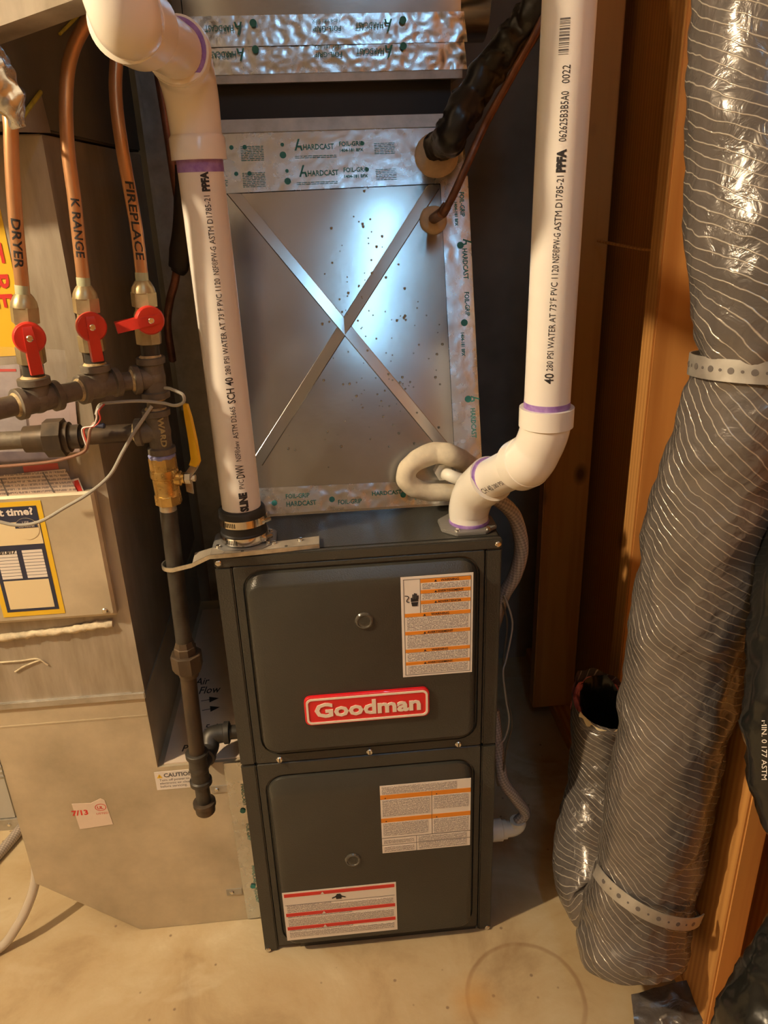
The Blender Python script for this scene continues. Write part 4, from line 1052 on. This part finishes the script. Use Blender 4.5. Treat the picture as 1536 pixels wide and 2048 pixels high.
# yellow warning sticker higher up
yx1 = PY(30, 560, RY-.001).x; yz0 = PY(20, 712, RY-.001).z; yz1 = PY(0, 360, RY-.001).z
ys = obj('warning_sticker', MB().rings([rrect(yx1-.12, yx1, yz0, yz1+.03, .02, RY), rrect(yx1-.12, yx1, yz0, yz1+.03, .02, RY-.0008)]), 'label_yellow', ret, smooth=0)
mb = MB(); z_ = PY(15, 372, RY).z; flat_text(mb, 'NOT RE', .034, (yx1-.032, RY-.0016, z_), (0, 0, -1), (1, 0, 0), bold=.0006, fit=z_-PY(20, 612, RY).z)
obj('lettering', mb, 'label_red', ys, smooth=0)
None and obj('sticker_panel', plate(yx1-.12, yx1-.012, yz0+.03, yz0+.095, RY-.0012), 'label_white', ys, smooth=0)

boot = thing('return_boot', (-.22, .4, 0), 'galvanised return boot with chamfered corner beside the furnace base', 'duct')
pts = [(-.002, RY, .001), (-.259, RY, .001), (-.440, RY, .156), (-.440, RY, .572), (-.166, RY, .572), (-.166, RY, .414), (-.002, RY, .414)]
obj('casing', MB().prism(pts, (0, .63, 0)), 'galv_boot', boot, smooth=0)
obj('seam_rib', MB().box(-.438, -.168, RY-.0008, RY+.005, .532, .535), 'galv_boot', boot, smooth=0)
obj('top_board', MB().box(-.155, -.012, RY+.006, .66, .4145, .417), 'paper', boot, smooth=0)
g = crinkle(.0012, 30, 6)
mb = MB().grid((-.040, RY-.001, .004), (-.002, RY-.001, .004), (-.045, RY-.001, .412), (-.002, RY-.001, .412), 12, 90, lambda p, u, v: g(p)+.0012)
tp = obj('foil_tape', mb, 'foil', boot, smooth=50)
mbs_ = []
for z, s in ((.36, 'HARDCAST'), (.26, 'FOIL-GRIP'), (.15, 'HARDCAST'), (.09, 'FOIL-GRIP')): mb = MB(); mbs_.append(mb); flat_text(mb, s, .011, (-.018, RY-.001, z), (0, 0, -1), (1, 0, 0), fit=TAPEW[s], lift=.0022, dispf=g)
each('tape_print', mbs_, 'foil_ink', tp, smooth=0)
lm = []
for z in (.295, .095): leaf(lm, (-.02, RY-.001, z), (1, 0, 0), (0, 0, 1), .0055, g)
each('tape_emblem', lm, 'foil_ink', tp, smooth=0)
for z in (.351, .082):
    o = obj('joining_tab', plate(-.075, -.044, z-.008, z+.008, RY-.0018, .0018), 'galv', boot, smooth=0)
    screw(o, (-.064, RY-.0018, z), (0, -1, 0), .0045, .003)
cl = obj('caution_label', plate(-.174, -.094+.012, .361, .4035, RY-.0008, .0008), 'label_white', boot, smooth=0)
mb = MB(); flat_text(mb, 'CAUTION:', .0125, (-.1575, RY-.0010, .3905), (1, 0, 0), (0, 0, 1), bold=.0004, fit=.057)
for i, s in enumerate(('Turn off power to the', 'electronic air cleaner', 'before servicing.')): flat_text(mb, s, .0076, (-.167, RY-.0010, .3815-.0075*i), (1, 0, 0), (0, 0, 1))
obj('lettering', mb, 'ink_grey', cl, smooth=0)
mb = MB().prism([(-.1705, RY-.0009, .3895), (-.160, RY-.0009, .3895), (-.1652, RY-.0009, .3985)], (0, -.0003, 0)); obj('warning_triangle', mb, 'label_yellow', cl, smooth=0)
mb = MB(); flat_text(mb, '!', .008, (-.1662, RY-.0014, .3903), (1, 0, 0), (0, 0, 1)); obj('exclamation', mb, 'ink', cl, smooth=0)
ul = obj('listing_label', MB().prism([(-.335, RY, .346), (-.30, RY, .344), (-.281, RY, .353), (-.274, RY, .348), (-.268, RY, .288), (-.331, RY, .283)], (0, -.0008, 0)), 'paper', boot, smooth=0)
mb = MB(); flat_text(mb, '7/13', .0165, (-.339, RY-.0010, .318), (1, 0, 0), (0, 0, 1), bold=.0006, fit=.030); flat_text(mb, 'UL', .0095, (-.2905, RY-.0010, .3285), (1, 0, 0), (0, 0, 1), bold=.0003); flat_text(mb, 'LISTED', .0062, (-.2945, RY-.0010, .3155), (1, 0, 0), (0, 0, 1), fit=.022)
n_ = 24; rgo = [V((-.284+.0105*math.cos(2*PI*i/n_), RY-.0010, .3325+.0085*math.sin(2*PI*i/n_))) for i in range(n_)]; rgi = [V((-.284+.0092*math.cos(2*PI*i/n_), RY-.0010, .3325+.0072*math.sin(2*PI*i/n_))) for i in range(n_)]
mb.rings([rgo, rgi], False, False); obj('red_print', mb, 'label_red', ul, smooth=0)
# writing on the board on top of the boot
zt = .4174; mb = MB()
def on_board(u, v): return PZ(u, v, zt)
def board_text(s, u, v, size, u2=None, v2=None, fit=None):
    p = on_board(u, v); flat_text(mb, s, size, p, (1, 0, 0), (0, 1, 0), fit=fit, bold=.0003, shear=.15)
board_text('Air', 390, 1370, .036, fit=.03); board_text('Flow', 396, 1388, .036, fit=.045)
board_text('5x1', 408, 1460, .024, fit=.025); board_text('1', 370, 1462, .024); board_text('F', 373, 1482, .024); board_text('Ple', 362, 1503, .026, fit=.025)
for (u0, v0, u1, v1) in ((402, 1402, 438, 1396), (404, 1421, 440, 1414)):
    a, b = on_board(u0, v0), on_board(u1, v1); d = (b-a).normalized(); s = V((-d.y, d.x, 0)); k = b-d*.020
    for poly in ([a-s*.001, k-s*.001, k+s*.001, a+s*.001], [k-s*.010, b, k+s*.010]):
        o = len(mb.v); mb.v += poly; mb.f.append(tuple(range(o, o+len(poly))))
obj('marker_writing', mb, 'ink', boot, smooth=0)

# papers in a clear bag hanging on the return duct
bag = thing('document_pouch', PY(60, 985, .06), 'clear plastic pouch of folded papers against the return duct', 'pouch')
def quad(p, t=.0008, y=.06): return MB().prism([PY(u, v, y) for u, v in p], (0, t, 0))
s_ = obj('paper_sheet', quad([(-40, 955), (130, 938), (155, 984), (-40, 998)], y=.067), 'print_cream', bag, smooth=0)
mb = MB(); 
for p in ([(84, 944), (87, 944), (110, 985), (107, 985)], [(0, 957), (3, 957), (18, 993), (15, 993)]):
    q = quad(p, -.0003, .0668); mb.add(q.v, q.f)
obj('fold_line', mb, 'ink_grey', s_, smooth=0)
obj('red_card', quad([(142, 960), (157, 956), (168, 984), (150, 985)], y=.069), 'label_white', bag, smooth=0)
obj('red_panel', quad([(144, 963), (156, 960), (165, 983), (153, 984)], y=.0685), 'label_red', bag, smooth=0)
br = obj('brochure', quad([(-40, 905), (128, 900), (140, 942), (-40, 960)], y=.072), mat('brochure_blue', (0.12, 0.11, 0.17), .5, col2=(0.26, 0.22, 0.26), vscale=25), bag, smooth=0)
obj('red_strip', quad([(45, 931), (115, 926), (118, 938), (48, 945)], y=.0715), 'label_red', br, smooth=0)
mb = MB(); flat_text(mb, 'www', .006, PY(92, 914, .0636), (-1, 0, 0), (0, 0, -1), fit=.05)
obj('manual', quad([(-40, 735), (38, 728), (60, 905), (-40, 910)], y=.073), 'paper_grey', bag, smooth=0)
obj('manual_stripe', quad([(-40, 738), (32, 738), (32, 743), (-40, 744)], y=.0725), 'label_red', bag, smooth=0)
obj('pink_sheet', quad([(38, 815), (150, 800), (160, 905), (60, 905)], y=.075), mat('paper_pink', (0.52, 0.40, 0.40), .6, var=.1, vscale=20), bag, smooth=0)
g = crinkle(.003, 16, 3)
mb = MB().grid(PY(-50, 985, .0610), PY(150, 980, .0610), PY(-50, 690, .0610), PY(130, 700, .0640), 40, 50, lambda p, u, v: g(p))
obj('plastic_film', mb, 'bag', bag, smooth=60)

# ducts above and behind on the left
up = thing('lined_duct_elbow', (-.30, .40, 1.478), 'dark lined duct elbow with yellow sealed edge above return duct', 'duct')
obj('casing', MB().box(-.60, -.1645, -.03, .74, 1.482, 2.30), 'duct_liner', up, smooth=0, bevel=.003)
tr_ = [PX(25, 264, -.1635), PX(100, 266, -.1635), PX(80, 186, -.1635)]
obj('gusset', MB().prism(tr_, (.0012, 0, 0)), 'galv_dirty', up, smooth=0)
obj('sealant_edge', MB().tube([PX(22, 268, -.162), PX(50, 226, -.162), PX(81, 184, -.162)], .0026, 8, disp=lambda p, th, a: .0012*fnoise(p, 150, 2)), 'caulk_yellow', up)
obj('sealant_edge', MB().tube([PX(120, 68, -.162), PX(140, 48, -.162), PX(165, 22, -.162)], .0022, 8, disp=lambda p, th, a: .0012*fnoise(p, 150, 2)), 'caulk_yellow', up)
tr = thing('branch_duct', (-.14, -.07, 1.535), 'galvanised branch duct hung at the top left in front of the lined elbow', 'duct')
obj('casing', MB().prism([(-.25, -.10, 1.537), (-.02, -.10, 1.601), (-.02, -.10, 1.95), (-.25, -.10, 1.95)], (0, .066, 0)), 'galv_dirty', tr, smooth=0, bevel=.002)
obj('flange_edge', MB().prism([(-.25, -.1015, 1.537), (-.02, -.1015, 1.601), (-.02, -.1015, 1.606), (-.25, -.1015, 1.542)], (0, .0035, 0)), 'galv_dirty', tr, smooth=0)
bk = thing('rear_duct', (-.08, .80, 0), 'spotted galvanised duct standing behind the vent pipe', 'duct')
obj('casing', MB().box(-.16, .02, .765, .92, .9, 2.3), 'galv', bk, smooth=0, bevel=.01)
obj('stand', MB().box(-.15, .01, .775, .91, 0, .9), 'galv', bk, smooth=0)
# foil sleeve hooked over the dryer line
fs_ = tag(obj('foil_sleeve', MB().tube(spline([PY(-60, 95, -.09), PY(-20, 150, -.092), PY(14, 195, -.092), PY(40, 255, -.085)], 10), lerp_list([.03, .026, .018, .007], 31), 24, disp=lambda p, th, a: .006*fnoise(p, 80, 2)), 'foil', smooth=40), 'crumpled silver foil sleeve beside the dryer copper line', 'foil')

# ------------------------------------------------------------------ refrigerant lines
suc = thing('suction_line', gp, 'black foam-insulated suction line entering the coil cabinet', 'pipe')
sp = spline([gp+cn*.0-V((.01, -.03, .0)), gp+V((.012, -.022, .018)), PD(905, 262, 1.19), PD(945, 190, 1.19), PD(1000, 112, 1.17), PD(1050, 50, 1.15), PD(1100, -30, 1.12), PD(1150, -200, 1.1)], 14)
obj('insulation', MB().tube(sp, .0275, 28, disp=lambda p, th, a: .0055*fnoise(p, 40, 4)-.006*max(0, 1-abs(fnoise(p, 30, 9))*6)), 'black_tape', suc, smooth=70)
liq = thing('liquid_line', gp2, 'thin dark copper liquid line entering the coil cabinet', 'pipe')
sp = spline([gp2+V((-.004, .02, -.004)), gp2+cn*.012, PD(885, 425, 1.22), PD(905, 393, 1.20), PD(938, 320, 1.18), PD(975, 240, 1.17), PD(1030, 140, 1.15), PD(1090, 20, 1.12), PD(1120, -150, 1.1)], 8)
obj('tubing', MB().tube(sp, .0062, 14), 'copper_dark', liq)
obj('brazed_cup', MB().tube([gp2+cn*.006, gp2+cn*.012, PD(885, 425, 1.22), PD(894, 411, 1.212)], [.0095, .0088, .0088, .0082], 14), 'copper_dark', liq)
lnl = thing('line_set', PY(345, 640, .30), 'brown copper line with black sleeve hanging behind the vent pipe', 'pipe')
sp = spline([PY(300, 60, .30), PY(322, 180, .30), PY(345, 330, .30), PY(360, 440, .30), PY(352, 550, .30), PY(340, 600, .30), PY(335, 650, .32), PY(345, 720, .36)], 8)
obj('tubing', MB().tube(sp, .0070, 12), 'copper_dark', lnl)
obj('sleeve', MB().tube(spline([PY(358, 330, .30), PY(362, 440, .30), PY(360, 500, .295), PY(357, 535, .295), PY(353, 545, .295)], 6), lerp_list([.008, .013, .018, .017, .010], 25), 16), 'rubber', lnl)

# ------------------------------------------------------------------ condensate hose and wiring right of the furnace
hz = thing('drain_hose', (.50, .1, .70), 'clear braided hose looping down the furnace right side', 'hose')
sp = spline([PY(965, 985, .10), PY(1000, 1002, .10), PY(1030, 1035, .10), PY(1043, 1095, .10), PY(1030, 1150, .105), PY(1005, 1195, .12), PY(985, 1260, .16)], 10)
obj('hose', MB().tube(sp, .0125, 18, uvs=True), 'braided_hose', hz)
fx, fy_, fz_ = .456, .095, PY(1025, 1657, .095).z
dr = thing('drain_outlet', (.50, fy_, fz_-.03), 'white plastic drain elbow with hose low on furnace right side', 'drain')
obj('adapter', MB().lathe((.450, fy_, fz_), (1, 0, 0), [(0, .0205), (.024, .0205), (.025, .0225), (.046, .0225), (.048, .0195), (.056, .0195)], 24), 'white_plastic', dr)
sp = spline([V((.500, fy_, fz_)), V((.520, fy_, fz_+.001)), V((.530, fy_, fz_+.010)), V((.530, fy_, fz_+.022))], 6)
obj('elbow', MB().tube(sp, .0165, 18), 'white_plastic', dr)
sp = spline([V((.530, fy_, fz_+.018)), PY(1050, 1625, fy_), PY(1030, 1595, fy_), PY(1008, 1565, .10), PY(1000, 1530, .11), PY(994, 1480, .13), PY(988, 1420, .15)], 8)
obj('hose', MB().tube(sp, .0115, 16, uvs=True), 'braided_hose', dr)
mb = MB(); 
w1 = spline([PY(1008, 1190, .10), PY(1022, 1230, .10), PY(1024, 1260, .10), PY(1012, 1320, .09), PY(1006, 1345, .08), PY(1012, 1400, .08), PY(1018, 1440, .08), PY(1010, 1475, .08), PY(994, 1495, .06)], 8)
w2 = spline([PY(1004, 1200, .11), PY(1014, 1250, .11), PY(1006, 1330, .10), PY(1010, 1380, .09), PY(1024, 1445, .09), PY(1012, 1500, .09), PY(1006, 1550, .10), PY(996, 1570, .10), PY(990, 1520, .10)], 8)
tag(obj('control_wire', MB().tube(w1, .0018, 8), 'wire_grey'), 'thin grey control wire hanging down the furnace right side', 'wire')
tag(obj('control_wire', MB().tube(w2, .0018, 8), 'wire_dark'), 'thin dark control wire looping behind the grey one beside the furnace', 'wire')
cc = PY(1006, 1352, .07)
tag(obj('cable_clamp', MB().lathe(V((.452, cc.y, cc.z)), (1, 0, 0), [(0, .012), (.004, .0125), (.012, .012), (.018, .007), (.02, .003)], 16), 'zinc'), 'small metal cable clamp on furnace right side', 'clamp')

# ------------------------------------------------------------------ thermostat wires by the gas valves
tw = spline([PY(352, 782, -.005), PY(366, 790, -.01), PY(367, 804, -.01), PY(350, 811, .0), PY(325, 806, .012), PY(280, 802, .01), PY(225, 805, .01), PY(200, 810, .01), PY(192, 830, .005)], 8)
tag(obj('thermostat_wire', MB().tube([PY(330, 776, .016), PY(340, 777, .005)]+tw, .0024, 8), 'wire_grey'), 'grey thermostat wire looped round the iron nipple', 'wire')
tw = spline([PY(304, 812, .014), PY(285, 840, .01), PY(265, 870, .005), PY(245, 905, .0), PY(220, 950, -.01), PY(180, 985, -.02), PY(130, 1015, -.02), PY(80, 1043, -.02), PY(30, 1050, -.02), PY(-30, 1035, -.02)], 8)
tag(obj('thermostat_wire', MB().tube(tw, .0026, 8), 'wire_grey'), 'long grey thermostat wire sagging across the yellow service sticker', 'wire')
tw = spline([PY(-30, 935, .0), PY(40, 930, .0), PY(110, 922, .0), PY(165, 905, .0), PY(176, 885, .0), PY(180, 860, .004), PY(190, 845, .008)], 8)
tag(obj('thermostat_wire', MB().tube(tw, .0024, 8), 'wire_brown'), 'brown thermostat wire running left below the union', 'wire')
for k, (mt, dx, lb) in enumerate((('wire_white', 0, 'white'), ('wire_red', 4, 'red'))):
    tw = spline([PY(205+dx, 808, .006), PY(194+dx, 822, .003), PY(193+dx*2, 838, .003), PY(186+dx, 852, .004), PY(166+dx, 856, .004), PY(165+dx, 868, .004), PY(172+dx, 890, .002)], 6)
    tag(obj('wire_strand', MB().tube(tw, .0012, 6), mt), 'thin %s wire strand spliced over the iron nipple' % lb, 'wire')
tag(obj('wire_nut', MB().lathe(PY(190, 851, .006), (1, 0, -.1), [(0, .003), (.012, .0042), (.014, .003)], 10), 'label_navy'), 'small dark blue wire connector on the iron nipple', 'connector')

# ------------------------------------------------------------------ flexible ducts on the right
def flexdisp(seed, a1=.008, s1=14, a2=.006, s2=30):
    return lambda p, th, a: a1*fnoise(p, s1, seed)+a2*(abs(fnoise(p, s2, seed+3))-.25)*1.3
fx1 = [(1585, -160, .70), (1552, 0, .697), (1538, 200, .695), (1535, 450, .695), (1538, 620, .698), (1522, 725, .700), (1490, 830, .695), (1452, 950, .692), (1400, 1160, .69), (1376, 1280, .69), (1350, 1420, .69), (1330, 1550, .688), (1305, 1680, .685), (1288, 1760, .678), (1272, 1830, .670), (1266, 1880, .664), (1268, 1912, .664), (1272, 1932, .666), (1276, 1944, .668)]
fd = thing('flexible_duct', (.68, -.15, 0), 'tall insulated flexible duct with threaded grey film strapped to the studs', 'duct')
pts = [PX(u, v, x) for u, v, x in fx1]
rr = [.086, .086, .088, .088, .083, .070, .078, .083, .085, .084, .083, .082, .083, .085, .092, .095, .088, .06, .01]
sp = spline(pts, 9)
mb = MB().tube(sp, lerp_list(rr, len(sp)), 72, disp=flexdisp(2), uvs=True)
for v in mb.v: v.z = max(v.z, .003); v.x = min(v.x, .7755) if v.z < 1.3 else v.x
obj('film_jacket', mb, 'flex_film', fd, smooth=80)
fd2 = thing('flexible_duct', (.69, .09, 0), 'short cut-off flexible duct with open torn top and pink insulation', 'duct')
fx2 = [(1204, 1398, .700), (1203, 1440, .700), (1205, 1500, .700), (1200, 1570, .690), (1192, 1640, .672), (1188, 1700, .658), (1196, 1760, .652), (1215, 1810, .655), (1240, 1835, .66)]
pts = [PX(u, v, x) for u, v, x in fx2]; sp = spline(pts, 9)
rr = [.060, .062, .063, .062, .070, .082, .084, .074, .04]
def rim_dz(v, c):
    d = v-c; return .040*(d.y*.95-d.x*.12)/.06+.010*fnoise(V((d.x*40, d.y*40, 1)), 1.0)
mb = MB().tube(sp, lerp_list(rr, len(sp)), 56, caps=False, disp=flexdisp(8, .006, 16), uvs=True)
topc = sp[0].copy()
for i, v in enumerate(mb.v):
    k = i//56
    if k < 9: v.z += rim_dz(v, topc)*(1-k/9)
    v.z = max(v.z, .004)
obj('film_jacket', mb, 'flex_film', fd2, smooth=80)
def half_ring(r0, r1, a0, a1, h0, h1, seed, amp, n=30):
    mb = MB(); rg = []
    for i in range(n+1):
        th = a0+(a1-a0)*i/n; d = V((math.cos(th), math.sin(th), 0)); row = []
        for rad, hh in ((r1, h0), (r1, h1), ((r0+r1)/2, h1+.006), (r0, h1), (r0, h0)):
            p = topc+d*rad; p.z += hh+rim_dz(p, topc); p += d*amp*fnoise(p, 70, seed); p.z += amp*fnoise(p, 60, seed+4); row.append(p)
        rg.append(row)
    return mb.rings(rg)
obj('pink_wool', half_ring(.042, .057, .3, 3.5, -.05, -.024, 3, .007), 'insul_pink', fd2, smooth=70)
obj('inner_liner', half_ring(.036, .042, -.1, 3.3, -.07, -.001, 8, .003), 'black_film', fd2, smooth=60)
core = [p.copy() for p in sp[:46]]
mb = MB().tube(core, lerp_list([.050, .050, .050, .052, .052], len(core)), 40, caps=False, disp=lambda p, th, a: .0015*fnoise(p, 60, 5))
for i, v in enumerate(mb.v):
    k = i//40
    if k < 9: v.z += (rim_dz(v, topc)-.014)*(1-k/9)
    v.z = max(v.z, .006)
obj('inner_core', mb, 'black_film', fd2, smooth=70)
obj('foil_edge', half_ring(.0575, .0615, 3.6, 5.2, -.012, .001, 5, .003, 16), 'label_cream', fd2, smooth=60)
# black wrapped duct at the very right
fd3 = thing('wrapped_duct', (.79, -.36, 0), 'duct wrapped in shiny black plastic in front of the stud', 'duct')
fx3 = [(1625, 900, .93), (1605, 1150, .945), (1600, 1300, .95), (1594, 1430, .955), (1604, 1560, .96), (1640, 1670, .97), (1648, 1760, .98), (1632, 1860, .99), (1600, 1950, 1.0), (1552, 2050, 1.01), (1530, 2170, 1.03)]
pts = [PD(u, v, d) for u, v, d in fx3]; sp = spline(pts, 9)
bj = MB().tube(sp, lerp_list([.056, .055, .058, .063, .061, .056, .056, .058, .062, .070, .070], len(sp)), 48, disp=flexdisp(5, .008, 18, .007, 40))
obj('black_jacket', bj, 'black_film', fd3, smooth=70)
from mathutils.bvhtree import BVHTree
bvh = BVHTree.FromPolygons([tuple(v) for v in bj.v], bj.f)
vs, fs = glyphs('MIN. 0.177 ASTM', 15, cuts=4); k_ = 118/text_width(vs); pts = []
for v in vs:
    h = bvh.ray_cast(CAM, _ray(1524+v.y, 1440+v.x*k_).normalized())
    pts.append(h[0]+h[1]*.0006 if h[0] else PD(1524, 1440, .9))
obj('white_print', MB().add(pts, fs), 'wire_white', fd3, smooth=0)
# loose film on the floor
fl_ = [(1262, 1985), (1330, 1975), (1400, 1958), (1470, 1950)]
g = crinkle(.010, 15, 7)
a, b, c_, d = PZ(1275, 2110, .012), PZ(1430, 2100, .02), PZ(1262, 1990, .03), PZ(1440, 1945, .06)
tag(obj('loose_film', MB().grid(a, b, c_, d, 40, 30, lambda p, u, v: abs(g(p))), 'flex_film', smooth=70), 'loose sheet of grey duct film lying on the floor below the stud', 'film')
# hanger straps
def band_round(center, axis, r, a0, a1, wd, n=40, up=V((0, 0, 1))):
    t = V(axis).normalized(); a = V((-1, -.2, 0)); a = (a-t*a.dot(t)).normalized(); b = t.cross(a)
    rg = []
    for i in range(n+1):
        th = a0+(a1-a0)*i/n; d = a*math.cos(th)+b*math.sin(th)
        rg.append([center+d*r-t*wd, center+d*(r+.0018)-t*wd, center+d*(r+.0018)+t*wd, center+d*r+t*wd])
    return MB().rings(rg), (t, a, b)
def holes_round(center, fr, r, angs, parent):
    t, a, b = fr; mb = MB()
    for k, th in enumerate(angs):
        d = a*math.cos(th)+b*math.sin(th)
        mb.lathe(center+d*(r+.0015), d, [(0, .0038 if k % 2 == 0 else .0018), (.0007, .0038 if k % 2 == 0 else .0018)], 12)
    return obj('punched_hole', mb, mat('film_behind', (0.135, 0.119, 0.110), .4, .2), parent)
sc_ = PX(1518, 732, .699); axs = V((.05, .10, 1))
s1 = thing('hanger_strap', sc_, 'perforated steel strap tight round the upper part of tall flexible duct', 'strap')
mb, fr = band_round(sc_, axs, .0765, -2.6, 2.6, .0125); obj('strap_band', mb, 'galv', s1, smooth=40)
holes_round(sc_, fr, .0765, [i*.16 for i in range(-9, 16)], s1)
sc2 = PX(1294, 1762, .682); ax2 = V((.38, .18, 1))
s2 = thing('hanger_strap', sc2, 'perforated steel strap round the duct foot with tail nailed to the stud', 'strap')
mb, fr = band_round(sc2, ax2, .0960, -.2, 2.1, .0115); obj('strap_band', mb, 'galv', s2, smooth=40)
holes_round(sc2, fr, .0960, [.1+i*.17 for i in range(0, 11)], s2)
tail = [PX(1385, 1815, .772), PX(1405, 1850, .774)]
obj('strap_tail', strip([PX(1360, 1800, .755), PX(1380, 1815, .768), PX(1402, 1842, .7745)], V((0, .3, 1)), [.011, .011, .006], .0009), 'galv', s2, smooth=0)
obj('nail', MB().lathe(PX(1391, 1826, .769), (-1, 0, 0), [(0, .004), (.002, .004), (.003, .002)], 10), 'steel_screw', s2)
tag(obj('cable_tie', strip([PX(1466, 1388, .775), PX(1466, 1412, .7735), PX(1478, 1445, .7735), PX(1491, 1486, .765)], V((0, 1, .35)), .0048, .0008), 'tie_white', smooth=0), 'white plastic cable tie hanging against the stud edge', 'cable tie')

# ------------------------------------------------------------------ things on the floor at far left
ap = thing('appliance_base', (-.9, .7, 0), 'pale grey appliance with steel skirt behind the return boot', 'appliance')
obj('body', MB().box(-1.2, -.61, .40, .93, .03, 1.2), mat('appliance_grey', (0.50, 0.48, 0.43), .45, .1, var=.05, vscale=3), ap, smooth=0, bevel=.004)
obj('skirt', MB().box(-1.2, -.607, .395, .93, 0, .032), 'galv', ap, smooth=0)
for i in range(3): obj('groove', MB().box(-1.19, -.612, .398, .402, .155+.014*i, .159+.014*i), 'galv', ap, smooth=0)
screw(ap, (-.63, .395, .017), (0, -1, 0), .005, .003)
sp = spline([PZ(-60, 1775, .012), PZ(-15, 1722, .012), PZ(20, 1683, .012), PZ(52, 1645, .014), PZ(120, 1570, .016)], 8)
tag(obj('braided_floor_hose', MB().tube(sp, .012, 16, uvs=True), 'braided_hose'), 'white braided hose lying on the floor by appliance skirt', 'hose')
sp = spline([V((-.60, .02, .011)), V((-.534, .060, .012)), V((-.498, .078, .047)), V((-.475, .097, .082)), V((-.459, .117, .124)), V((-.456, .142, .178)), V((-.4555, .17, .26)), V((-.4555, .22, .40))], 8)
tag(obj('clear_floor_tube', MB().tube(sp, .0095, 16), 'clear_tube'), 'clear vinyl tube rising from the floor past the boot corner', 'hose')
